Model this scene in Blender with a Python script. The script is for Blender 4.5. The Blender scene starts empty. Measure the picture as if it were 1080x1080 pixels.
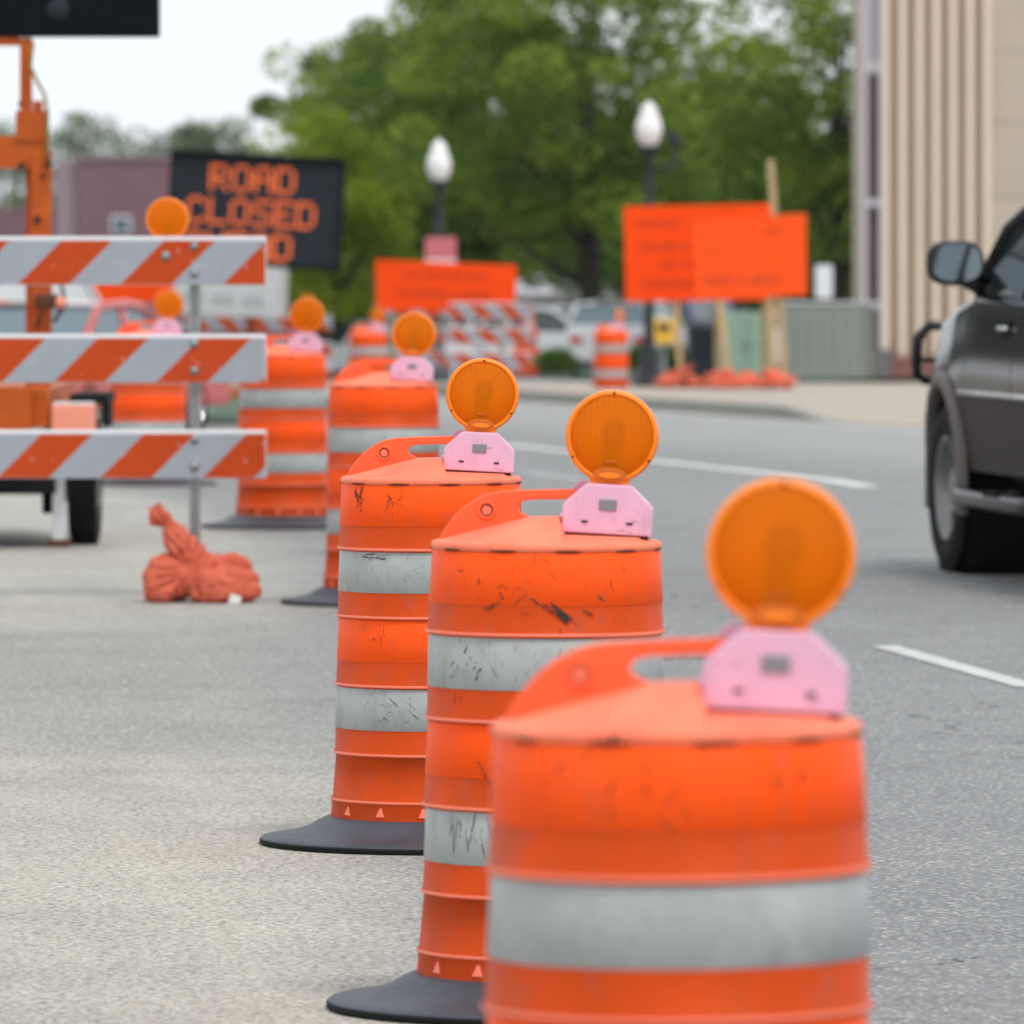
import bpy, bmesh, math, random
from mathutils import Vector, Matrix, noise
random.seed(7)
sc = bpy.context.scene
COL = sc.collection
PI = math.pi
R = math.radians

# ------------------------------------------------------------------ survey
F = 8800.0; CX = 540.0; YH = 257.0; H = 1.565     # focal length in photo pixels, horizon row, eye height
def sstep(a, b, x):
    t = min(1, max(0, (x-a)/(b-a))); return t*t*(3-2*t)
def zg(X, Y):
    """height of the street: it falls away gently beyond 55 m"""
    z = -0.010*max(0.0, min(Y, 230)-55.0)
    z -= 0.30*sstep(75, 100, Y)*sstep(1.7, 3.2, -X)
    return z
def W(x, y, d):
    return Vector(((x-CX)*d/F, d, H-(y-YH)*d/F))
def G(x, y, off=0.0):
    lo, hi = 3.0, 900.0
    for _ in range(60):
        m = (lo+hi)/2; p = W(x, y, m)
        if p.z > zg(p.x, m)+off: lo = m
        else: hi = m
    p = W(x, y, lo); return Vector((p.x, lo, zg(p.x, lo)+off))
def on(x, d, off=0.0):
    X = (x-CX)*d/F; return Vector((X, d, zg(X, d)+off))

# ------------------------------------------------------------------ materials
def mat(name, color, rough=0.6, metal=0.0, var=0.0, vscale=8.0, spec=0.5, bump=0.0, bscale=60.0, color2=None, coat=0.0, trans=0.0):
    m = bpy.data.materials.new(name); m.use_nodes = True
    nt = m.node_tree; N = nt.nodes; L = nt.links
    b = N['Principled BSDF']
    b.inputs['Base Color'].default_value = (*color, 1)
    b.inputs['Roughness'].default_value = rough
    b.inputs['Metallic'].default_value = metal
    b.inputs['Specular IOR Level'].default_value = spec
    b.inputs['Coat Weight'].default_value = coat
    b.inputs['Transmission Weight'].default_value = trans
    tc = N.new('ShaderNodeTexCoord')
    if var > 0:
        oi = N.new('ShaderNodeObjectInfo')
        mp = N.new('ShaderNodeVectorMath'); mp.operation = 'ADD'
        ml = N.new('ShaderNodeVectorMath'); ml.operation = 'SCALE'; ml.inputs['Scale'].default_value = 37.0
        cb = N.new('ShaderNodeCombineXYZ')
        L.new(oi.outputs['Random'], cb.inputs[0]); L.new(oi.outputs['Random'], cb.inputs[1])
        L.new(cb.outputs[0], ml.inputs[0])
        L.new(tc.outputs['Object'], mp.inputs[0]); L.new(ml.outputs[0], mp.inputs[1])
        n = N.new('ShaderNodeTexNoise'); n.inputs['Scale'].default_value = vscale; n.inputs['Detail'].default_value = 6
        n.inputs['Roughness'].default_value = 0.65
        L.new(mp.outputs[0], n.inputs['Vector'])
        r = N.new('ShaderNodeValToRGB')
        r.color_ramp.elements[0].position = 0.32; r.color_ramp.elements[1].position = 0.68
        c2 = color2 or tuple(c*(1-var) for c in color)
        r.color_ramp.elements[0].color = (*c2, 1)
        r.color_ramp.elements[1].color = (*color, 1)
        L.new(n.outputs['Fac'], r.inputs['Fac']); L.new(r.outputs['Color'], b.inputs['Base Color'])
    if bump > 0:
        n2 = N.new('ShaderNodeTexNoise'); n2.inputs['Scale'].default_value = bscale; n2.inputs['Detail'].default_value = 4
        L.new(tc.outputs['Object'], n2.inputs['Vector'])
        bp = N.new('ShaderNodeBump'); bp.inputs['Strength'].default_value = bump; bp.inputs['Distance'].default_value = 0.01
        L.new(n2.outputs['Fac'], bp.inputs['Height']); L.new(bp.outputs['Normal'], b.inputs['Normal'])
    return m

def mathn(nt, op, a, b=None, c=None):
    n = nt.nodes.new('ShaderNodeMath'); n.operation = op
    for i, v in enumerate((a, b, c)):
        if v is None: continue
        if isinstance(v, (int, float)): n.inputs[i].default_value = v
        else: nt.links.new(v, n.inputs[i])
    return n.outputs[0]
def mixc(nt, fac, a, b, mode='MIX'):
    n = nt.nodes.new('ShaderNodeMix'); n.data_type = 'RGBA'; n.blend_type = mode
    for s, v in ((0, fac), (6, a), (7, b)):
        if isinstance(v, (int, float)): n.inputs[s].default_value = v
        elif isinstance(v, tuple): n.inputs[s].default_value = (*v, 1)
        else: nt.links.new(v, n.inputs[s])
    return n.outputs[2]

def stripes(name, off, period=0.454, lean=1, orange=(0.50, 0.058, 0.006), white=(0.335, 0.37, 0.415)):
    m = mat(name, orange, 0.5, var=0.2, spec=.25)
    nt = m.node_tree; b = nt.nodes['Principled BSDF']
    tc = nt.nodes.new('ShaderNodeTexCoord'); sp = nt.nodes.new('ShaderNodeSeparateXYZ')
    nt.links.new(tc.outputs['Object'], sp.inputs[0])
    v = mathn(nt, 'SUBTRACT' if lean > 0 else 'ADD', sp.outputs[0], sp.outputs[2])
    v = mathn(nt, 'SUBTRACT', v, off); v = mathn(nt, 'DIVIDE', v, period)
    v = mathn(nt, 'SUBTRACT', v, mathn(nt, 'FLOOR', v))
    f = mathn(nt, 'LESS_THAN', v, 0.5)
    n = nt.nodes.new('ShaderNodeTexNoise'); n.inputs['Scale'].default_value = 9; n.inputs['Detail'].default_value = 8; n.inputs['Roughness'].default_value = .7
    nt.links.new(tc.outputs['Object'], n.inputs['Vector'])
    o = mixc(nt, n.outputs['Fac'], tuple(c*0.82 for c in orange), tuple(min(1, c*1.15) for c in orange))
    w = mixc(nt, n.outputs['Fac'], tuple(c*0.85 for c in white), tuple(min(1, c*1.12) for c in white))
    # scratches: thin bright worn spots
    n3 = nt.nodes.new('ShaderNodeTexNoise'); n3.inputs['Scale'].default_value = 35; n3.inputs['Detail'].default_value = 3
    nt.links.new(tc.outputs['Object'], n3.inputs['Vector'])
    sc_ = mathn(nt, 'MULTIPLY', mathn(nt, 'GREATER_THAN', n3.outputs['Fac'], 0.71), 0.5)
    c = mixc(nt, f, w, o); c = mixc(nt, sc_, c, (0.62, 0.60, 0.60))
    nt.links.new(c, b.inputs['Base Color'])
    return m

def leafmat(name, dark, light):
    m = bpy.data.materials.new(name); m.use_nodes = True
    nt = m.node_tree; N = nt.nodes; L = nt.links
    b = N['Principled BSDF']; out = N['Material Output']
    at = N.new('ShaderNodeAttribute'); at.attribute_name = 'tint'
    c = mixc(nt, at.outputs['Fac'], dark, light)
    L.new(c, b.inputs['Base Color']); b.inputs['Roughness'].default_value = 0.55
    b.inputs['Specular IOR Level'].default_value = 0.3
    tr = N.new('ShaderNodeBsdfTranslucent'); L.new(c, tr.inputs['Color'])
    mx = N.new('ShaderNodeMixShader'); mx.inputs[0].default_value = 0.5
    L.new(b.outputs[0], mx.inputs[1]); L.new(tr.outputs[0], mx.inputs[2]); L.new(mx.outputs[0], out.inputs['Surface'])
    return m

M = {}
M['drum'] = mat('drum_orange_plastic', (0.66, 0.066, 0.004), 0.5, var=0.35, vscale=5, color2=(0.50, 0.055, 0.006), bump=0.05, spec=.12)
M['lid'] = mat('drum_lid_plastic', (1.0, 0.25, 0.135), 0.5, var=0.15, vscale=7, color2=(0.88, 0.17, 0.08), bump=0.05, spec=.35)  # lid and handle orange lightened as if lit from above
M['handle'] = mat('drum_handle_plastic', (0.98, 0.140, 0.042), 0.42, var=0.15, vscale=6, spec=.3)
M['sheet_o'] = mat('fluorescent_orange_sheeting', (1.0, 0.088, 0.003), 0.45, var=0.15, vscale=4, color2=(1.0, 0.105, 0.012), spec=.12)
M['sheet_w'] = mat('silver_white_sheeting', (0.42, 0.45, 0.445), 0.45, var=0.22, vscale=7, spec=.3)
M['pinkedge'] = mat('faded_pink_plastic', (0.95, 0.20, 0.11), 0.45)
M['scuff'] = mat('tyre_scuff', (0.045, 0.028, 0.022), 0.8)
M['smear'] = mat('faint_smear', (0.42, 0.05, 0.016), 0.8)
M['smearw'] = mat('faint_grey_smear', (0.20, 0.20, 0.19), 0.8)
M['rubber'] = mat('recycled_rubber', (0.060, 0.070, 0.090), 0.55, var=0.45, vscale=6, bump=0.2, bscale=40)
M['black'] = mat('black_rubber', (0.009, 0.009, 0.010), 0.8, bump=0.1, spec=.2)
M['pink'] = mat('faded_pink_battery_case', (0.80, 0.47, 0.64), 0.42, var=0.1, vscale=9)
M['grey'] = mat('grey_button', (0.22, 0.23, 0.25), 0.5)
M['amberdark'] = mat('dark_amber', (0.62, 0.13, 0.0), 0.3)
M['grime'] = mat('grime', (0.42, 0.22, 0.30), 0.7)
M['bounce_disc'] = mat('inner_bounce_disc', (1.0, 0.86, 0.60), 0.4)
M['bulbstem'] = mat('lamp_socket', (0.30, 0.13, 0.05), 0.4)
M['slot'] = mat('rim_slot', (0.09, 0.02, 0.01), 0.8)
M['dark'] = mat('dark_gap', (0.03, 0.012, 0.01), 0.8)
M['steel'] = mat('galvanised_steel', (0.36, 0.37, 0.37), 0.42, metal=0.7, var=0.3, vscale=12)
M['white_pl'] = mat('white_plastic', (0.74, 0.75, 0.77), 0.45)
M['sand'] = mat('faded_orange_sandbag', (0.66, 0.135, 0.070), 0.72, var=0.3, vscale=10, color2=(0.46, 0.075, 0.036), bump=0.25, bscale=45)
M['sand2'] = mat('orange_sandbag_cloth', (0.88, 0.17, 0.085), 0.7, var=0.4, vscale=3, bump=0.2)
M['paper'] = mat('paper', (0.6, 0.6, 0.55), 0.8)
M['tr_or'] = mat('trailer_orange_paint', (0.56, 0.105, 0.008), 0.5, var=0.4, vscale=5, color2=(0.38, 0.07, 0.008), spec=.25)
M['panel'] = mat('matt_black_panel', (0.003, 0.006, 0.009), 0.7, spec=.1)
M['panel2'] = mat('display_face', (0.020, 0.024, 0.032), 0.6, var=0.2, vscale=3, spec=.2)
M['box_w'] = mat('white_steel_cabinet', (0.58, 0.59, 0.60), 0.5, var=0.1, vscale=2)
M['box_g'] = mat('grey_louvre', (0.42, 0.43, 0.44), 0.5)
M['signo'] = mat('orange_sign_face', (1.0, 0.075, 0.003), 0.5, var=0.08, vscale=1.5, spec=.12)
M['signo2'] = mat('orange_sign_face_lighter', (1.0, 0.092, 0.006), 0.45, var=0.08, vscale=1.5, spec=.2)
M['signedge'] = mat('orange_sign_back', (0.8, 0.06, 0.01), 0.5)
M['signtext'] = mat('sign_lettering', (0.28, 0.02, 0.004), 0.6)
M['wood'] = mat('raw_timber', (0.58, 0.42, 0.22), 0.7, var=0.25, vscale=4)
M['wood_d'] = mat('weathered_timber', (0.30, 0.24, 0.12), 0.75, var=0.3, vscale=4)
M['wood_b'] = mat('brown_block', (0.13, 0.045, 0.02), 0.8, var=0.4)
M['lampiron'] = mat('dark_green_black_iron', (0.012, 0.018, 0.026), 0.45)
M['globe'] = mat('milky_globe', (0.85, 0.85, 0.84), 0.3, coat=0.3)
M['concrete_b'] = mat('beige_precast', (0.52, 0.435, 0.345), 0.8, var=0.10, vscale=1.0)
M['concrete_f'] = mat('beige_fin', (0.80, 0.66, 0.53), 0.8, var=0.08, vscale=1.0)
M['brickred'] = mat('purple_brown_cladding', (0.20, 0.105, 0.125), 0.8, var=0.15, vscale=1)
M['brickpale'] = mat('pale_mauve_cladding', (0.30, 0.22, 0.25), 0.8, var=0.1)
M['brickbase'] = mat('red_brick_plinth', (0.24, 0.10, 0.085), 0.8, var=0.2)
M['greyplinth'] = mat('grey_plinth', (0.16, 0.15, 0.15), 0.8, var=0.2)
M['alum'] = mat('pale_aluminium', (0.52, 0.50, 0.53), 0.4, metal=0.2)
M['purpleglass'] = mat('plum_panel', (0.10, 0.055, 0.065), 0.2)
M['cabinet'] = mat('greyish_green_enclosure', (0.25, 0.27, 0.235), 0.7, var=0.12, vscale=1)
M['cab_d'] = mat('enclosure_joint_and_strip', (0.17, 0.19, 0.16), 0.7)
M['palegreen'] = mat('pale_green_steel', (0.22, 0.33, 0.24), 0.6)
M['whiteish'] = mat('pale_lavender_wall', (0.44, 0.42, 0.46), 0.8, var=0.1)
M['bark'] = mat('bark', (0.040, 0.032, 0.026), 0.9, var=0.35, vscale=5, bump=0.6, bscale=12)
M['carwhite'] = mat('white_car_paint', (0.68, 0.70, 0.73), 0.25, coat=0.5)
M['carred'] = mat('red_car_paint', (0.55, 0.06, 0.05), 0.25, coat=0.8)
M['carblue'] = mat('blue_car_paint', (0.09, 0.15, 0.33), 0.25, coat=0.6)
M['glass'] = mat('dark_car_glass', (0.02, 0.03, 0.035), 0.05, spec=0.9)
M['glasspale'] = mat('pale_car_glass', (0.10, 0.15, 0.18), 0.08, spec=1.0)
M['suvpaint'] = mat('dark_metallic_paint', (0.008, 0.0075, 0.0075), 0.10, metal=0.0, coat=0.0, spec=0.30)
M['suvclad'] = mat('taupe_lower_cladding', (0.040, 0.033, 0.030), 0.55, var=0.15, spec=.15)
M['flare'] = mat('taupe_fender_flare', (0.13, 0.112, 0.10), 0.5, spec=.3)
M['chrome'] = mat('dull_alloy', (0.55, 0.55, 0.54), 0.25, metal=0.9)
M['rimdull'] = mat('dull_grey_alloy', (0.26, 0.26, 0.255), 0.4, metal=0.6, var=.3)
M['tubeb'] = mat('black_tube', (0.012, 0.012, 0.013), 0.3, coat=0.0, spec=.4)
M['mirrorglass'] = mat('mirror_glass', (0.30, 0.36, 0.40), 0.04, metal=0.9)
M['yellow'] = mat('yellow_paint', (0.80, 0.45, 0.03), 0.5)
M['redsign'] = mat('faded_red_sign', (0.55, 0.17, 0.19), 0.5)
M['salmon'] = mat('salmon_plastic', (0.85, 0.30, 0.20), 0.6)
M['redlamp'] = mat('red_tail_lens', (0.5, 0.02, 0.02), 0.2)
M['bluegrey'] = mat('cable_yellow', (0.22, 0.16, 0.03), 0.5)

for key, amt in (('sheet_w', .6), ('sheet_o', .34), ('drum', .45), ('lid', .38), ('pink', .32), ('handle', .25)):
    nt = M[key].node_tree; b_ = nt.nodes['Principled BSDF']; src = b_.inputs['Base Color'].links[0].from_socket
    tc_ = nt.nodes.new('ShaderNodeTexCoord'); oi_ = nt.nodes.new('ShaderNodeObjectInfo')
    mp_ = nt.nodes.new('ShaderNodeMapping'); mp_.inputs['Scale'].default_value = (1.6, 1.6, .55)
    cb_ = nt.nodes.new('ShaderNodeCombineXYZ'); nt.links.new(mathn(nt, 'MULTIPLY', oi_.outputs['Random'], 50.0), cb_.inputs[0])
    nt.links.new(cb_.outputs[0], mp_.inputs['Location']); nt.links.new(tc_.outputs['Object'], mp_.inputs[0])
    n_ = nt.nodes.new('ShaderNodeTexNoise'); n_.inputs['Scale'].default_value = 14; n_.inputs['Detail'].default_value = 10; n_.inputs['Roughness'].default_value = .78
    nt.links.new(mp_.outputs[0], n_.inputs['Vector'])
    mr_ = nt.nodes.new('ShaderNodeMapRange'); mr_.inputs['From Min'].default_value = .52; mr_.inputs['From Max'].default_value = .74; mr_.inputs['To Max'].default_value = amt
    nt.links.new(n_.outputs['Fac'], mr_.inputs['Value'])
    nt.links.new(mixc(nt, mr_.outputs[0], src, (0.16, 0.12, 0.10)), b_.inputs['Base Color'])
for key in ('scuff', 'smear', 'smearw'):
    nt = M[key].node_tree; N_ = nt.nodes; b_ = N_['Principled BSDF']
    tc_ = N_.new('ShaderNodeTexCoord'); n_ = N_.new('ShaderNodeTexNoise'); n_.inputs['Scale'].default_value = 190; n_.inputs['Detail'].default_value = 3
    nt.links.new(tc_.outputs['Object'], n_.inputs['Vector'])
    mr_ = N_.new('ShaderNodeMapRange'); mr_.inputs['From Min'].default_value = .36; mr_.inputs['From Max'].default_value = .50
    mr_.inputs['To Max'].default_value = .88 if key == 'scuff' else .6
    nt.links.new(n_.outputs['Fac'], mr_.inputs['Value']); nt.links.new(mr_.outputs[0], b_.inputs['Alpha'])

# amber lens: ribbed translucent plastic with some see-through
def lens_mat():
    m = bpy.data.materials.new('amber_lens'); m.use_nodes = True
    nt = m.node_tree; N = nt.nodes; L = nt.links
    b = N['Principled BSDF']; out = N['Material Output']
    b.inputs['Base Color'].default_value = (1.0, 0.27, 0.0, 1); b.inputs['Roughness'].default_value = 0.25; b.inputs['Specular IOR Level'].default_value = 0.25
    tc = N.new('ShaderNodeTexCoord'); w = N.new('ShaderNodeTexWave'); w.wave_type = 'BANDS'; w.bands_direction = 'X'
    w.inputs['Scale'].default_value = 26.0
    L.new(tc.outputs['Object'], w.inputs['Vector'])
    bp = N.new('ShaderNodeBump'); bp.inputs['Strength'].default_value = 0.42; bp.inputs['Distance'].default_value = 0.004
    L.new(w.outputs['Fac'], bp.inputs['Height']); L.new(bp.outputs['Normal'], b.inputs['Normal'])
    tr = N.new('ShaderNodeBsdfTranslucent'); tr.inputs['Color'].default_value = (1.0, 0.38, 0.0, 1)
    L.new(bp.outputs['Normal'], tr.inputs['Normal'])
    tp = N.new('ShaderNodeBsdfTransparent'); tp.inputs['Color'].default_value = (1.0, 0.42, 0.02, 1)
    m1 = N.new('ShaderNodeMixShader'); m1.inputs[0].default_value = 0.32
    m2 = N.new('ShaderNodeMixShader'); m2.inputs[0].default_value = 0.34
    L.new(b.outputs[0], m1.inputs[1]); L.new(tr.outputs[0], m1.inputs[2])
    L.new(m1.outputs[0], m2.inputs[1]); L.new(tp.outputs[0], m2.inputs[2]); L.new(m2.outputs[0], out.inputs['Surface'])
    return m
M['lens'] = lens_mat()
M['ring'] = mat('amber_rim', (0.95, 0.24, 0.002), 0.35)
M['bulb'] = mat('lamp_reflector', (0.55, 0.50, 0.42), 0.3)

def led():
    m = mat('amber_display_dots', (0.75, 0.17, 0.04), 0.6, spec=.2)
    b = m.node_tree.nodes['Principled BSDF']
    b.inputs['Emission Color'].default_value = (1.0, 0.16, 0.04, 1); b.inputs['Emission Strength'].default_value = 0.42
    return m
M['led'] = led()

# ------------------------------------------------------------------ mesh helpers
class MB:
    def __init__(s): s.v = []; s.f = []; s.m = []; s.sm = []; s.mats = []; s.cur = 0; s.smooth = False
    def use(s, m, smooth=None):
        if m not in s.mats: s.mats.append(m)
        s.cur = s.mats.index(m)
        if smooth is not None: s.smooth = smooth
        return s
    def add(s, vs, fs, sm=None):
        o = len(s.v); s.v += [tuple(v) for v in vs]
        for f in fs: s.f.append([i+o for i in f]); s.m.append(s.cur); s.sm.append(s.smooth if sm is None else sm)
    def box(s, c, d, rot=None, bev=0.0):
        x, y, z = d[0]/2, d[1]/2, d[2]/2
        bm = bmesh.new()
        bmesh.ops.create_cube(bm, size=1.0)
        for v in bm.verts: v.co = Vector((v.co.x*d[0], v.co.y*d[1], v.co.z*d[2]))
        if bev > 0: bmesh.ops.bevel(bm, geom=bm.edges[:], offset=bev, segments=2, profile=0.6, affect='EDGES')
        s.bm(bm, c, rot, sm=False)
    def bm(s, bm, c=(0, 0, 0), rot=None, sm=None):
        bm.verts.ensure_lookup_table(); bm.verts.index_update()
        c = Vector(c)
        vs = [((rot @ v.co) if rot else v.co)+c for v in bm.verts]
        fs = [[v.index for v in f.verts] for f in bm.faces]
        s.add(vs, fs, sm); bm.free()
    def lathe(s, prof, seg=48, c=(0, 0, 0), axis='Z', sm=True, capa=False, capb=False):
        vs = []; fs = []; n = len(prof)
        for i in range(seg):
            a = 2*PI*i/seg; ca, sa = math.cos(a), math.sin(a)
            for r, z in prof:
                if axis == 'Z': p = (r*ca, r*sa, z)
                elif axis == 'Y': p = (r*ca, -z, r*sa)
                else: p = (z, r*ca, r*sa)
                vs.append((p[0]+c[0], p[1]+c[1], p[2]+c[2]))
        for i in range(seg):
            j = (i+1) % seg
            for k in range(n-1): fs.append([i*n+k, j*n+k, j*n+k+1, i*n+k+1])
        s.add(vs, fs, sm)
        if capa: s.add([vs[i*n] for i in range(seg)][::-1], [list(range(seg))], False)
        if capb: s.add([vs[i*n+n-1] for i in range(seg)], [list(range(seg))], False)
    def tube(s, pts, r, seg=10, sm=True, caps=True):
        pts = [Vector(p) for p in pts]; n = len(pts)
        rs = r if isinstance(r, (list, tuple)) else [r]*n
        vs = []; fs = []; up = None
        for i, p in enumerate(pts):
            t = (pts[min(i+1, n-1)]-pts[max(i-1, 0)]).normalized()
            if up is None:
                up = Vector((0, 0, 1)) if abs(t.z) < 0.9 else Vector((0, 1, 0))
            a = t.cross(up).normalized(); b = a.cross(t).normalized(); up = b
            for k in range(seg):
                w = 2*PI*k/seg; vs.append(p+(a*math.cos(w)+b*math.sin(w))*rs[i])
        for i in range(n-1):
            for k in range(seg):
                l = (k+1) % seg; fs.append([i*seg+k, i*seg+l, (i+1)*seg+l, (i+1)*seg+k])
        if caps: fs.append(list(range(seg))[::-1]); fs.append([(n-1)*seg+k for k in range(seg)])
        s.add(vs, fs, sm)
    def prism(s, poly, y0, y1, plane='XZ', sm=False, bev=0.0, c=(0, 0, 0), rot=None):
        bm = bmesh.new()
        def P(a, b, y): return {'XZ': (a, y, b), 'YZ': (y, a, b), 'XY': (a, b, y)}[plane]
        lo = [bm.verts.new(P(a, b, y0)) for a, b in poly]; hi = [bm.verts.new(P(a, b, y1)) for a, b in poly]
        n = len(poly); bm.faces.new(lo[::-1]); bm.faces.new(hi)
        for i in range(n): bm.faces.new([lo[i], lo[(i+1) % n], hi[(i+1) % n], hi[i]])
        bmesh.ops.recalc_face_normals(bm, faces=bm.faces[:])
        if bev > 0:
            es = [e for e in bm.edges if len(e.link_faces) == 2 and e.calc_face_angle(0) > 0.5]
            bmesh.ops.bevel(bm, geom=es, offset=bev, segments=2, profile=0.6, affect='EDGES', clamp_overlap=True)
        big = [f for f in bm.faces if len(f.verts) > 4]
        if big: bmesh.ops.triangulate(bm, faces=big)
        s.bm(bm, c, rot, sm)
    def hull(s, pts, sm=False, bev=0.0):
        bm = bmesh.new()
        for p in pts: bm.verts.new(p)
        r = bmesh.ops.convex_hull(bm, input=bm.verts[:])
        bmesh.ops.dissolve_limit(bm, angle_limit=0.02, verts=bm.verts[:], edges=bm.edges[:])
        if bev > 0: bmesh.ops.bevel(bm, geom=bm.edges[:], offset=bev, segments=2, profile=0.6, affect='EDGES', clamp_overlap=True)
        s.bm(bm, sm=sm)
    def torus(s, c, R_, r, axis='Y', seg=28, ms=8):
        prof = [(R_+r*math.cos(2*PI*k/ms), r*math.sin(2*PI*k/ms)) for k in range(ms+1)]
        s.lathe(prof, seg, c, axis)
    def mesh(s, name):
        me = bpy.data.meshes.new(name); me.from_pydata(s.v, [], s.f)
        for m in s.mats: me.materials.append(m)
        me.polygons.foreach_set('material_index', s.m); me.polygons.foreach_set('use_smooth', s.sm)
        me.update()
        return me
    def build(s, name, parent=None, loc=None, rz=None):
        o = bpy.data.objects.new(name, s.mesh(name)); COL.objects.link(o)
        if parent: o.parent = parent
        if loc is not None: o.location = loc
        if rz is not None: o.rotation_euler.z = rz
        return o
def mb(m, smooth=False): return MB().use(m, smooth)
def shade_auto(o, ang=40):
    """mark sharp edges so that smooth shading keeps the creases"""
    bm = bmesh.new(); bm.from_mesh(o.data)
    bmesh.ops.remove_doubles(bm, verts=bm.verts[:], dist=0.0002)
    for e in bm.edges: e.smooth = not (len(e.link_faces) == 2 and e.calc_face_angle(0) > R(ang))
    for f in bm.faces: f.smooth = True
    bm.to_mesh(o.data); bm.free(); return o
def thing(name, label, cat, loc=(0, 0, 0), rz=0, group=None):
    o = bpy.data.objects.new(name, None); COL.objects.link(o); o.empty_display_size = 0.2
    o.location = loc; o.rotation_euler.z = rz; o['label'] = label; o['category'] = cat
    if group: o['group'] = group
    return o
def tag(o, label, cat, group=None):
    o['label'] = label; o['category'] = cat
    if group: o['group'] = group
    return o
def struct(o, kind='structure'): o['kind'] = kind; return o
def copy_tree(o, parent=None):
    c = o.copy(); COL.objects.link(c); c.parent = parent
    for ch in list(o.children): copy_tree(ch, c)
    return c
def text_mesh(body, size, m, ext=0.002, bold=0.0, align='CENTER'):
    cu = bpy.data.curves.new('lettering', 'FONT'); cu.body = body; cu.size = size; cu.extrude = ext
    cu.offset = bold; cu.align_x = align; cu.align_y = 'CENTER'
    o = bpy.data.objects.new('tmp_text', cu); COL.objects.link(o)
    bpy.context.view_layer.update()
    me = bpy.data.meshes.new_from_object(o.evaluated_get(bpy.context.evaluated_depsgraph_get()))
    bpy.data.objects.remove(o); me.materials.clear(); me.materials.append(m)
    me.transform(Matrix.Rotation(PI/2, 4, 'X'))      # stands upright, facing -Y
    return me

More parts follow.
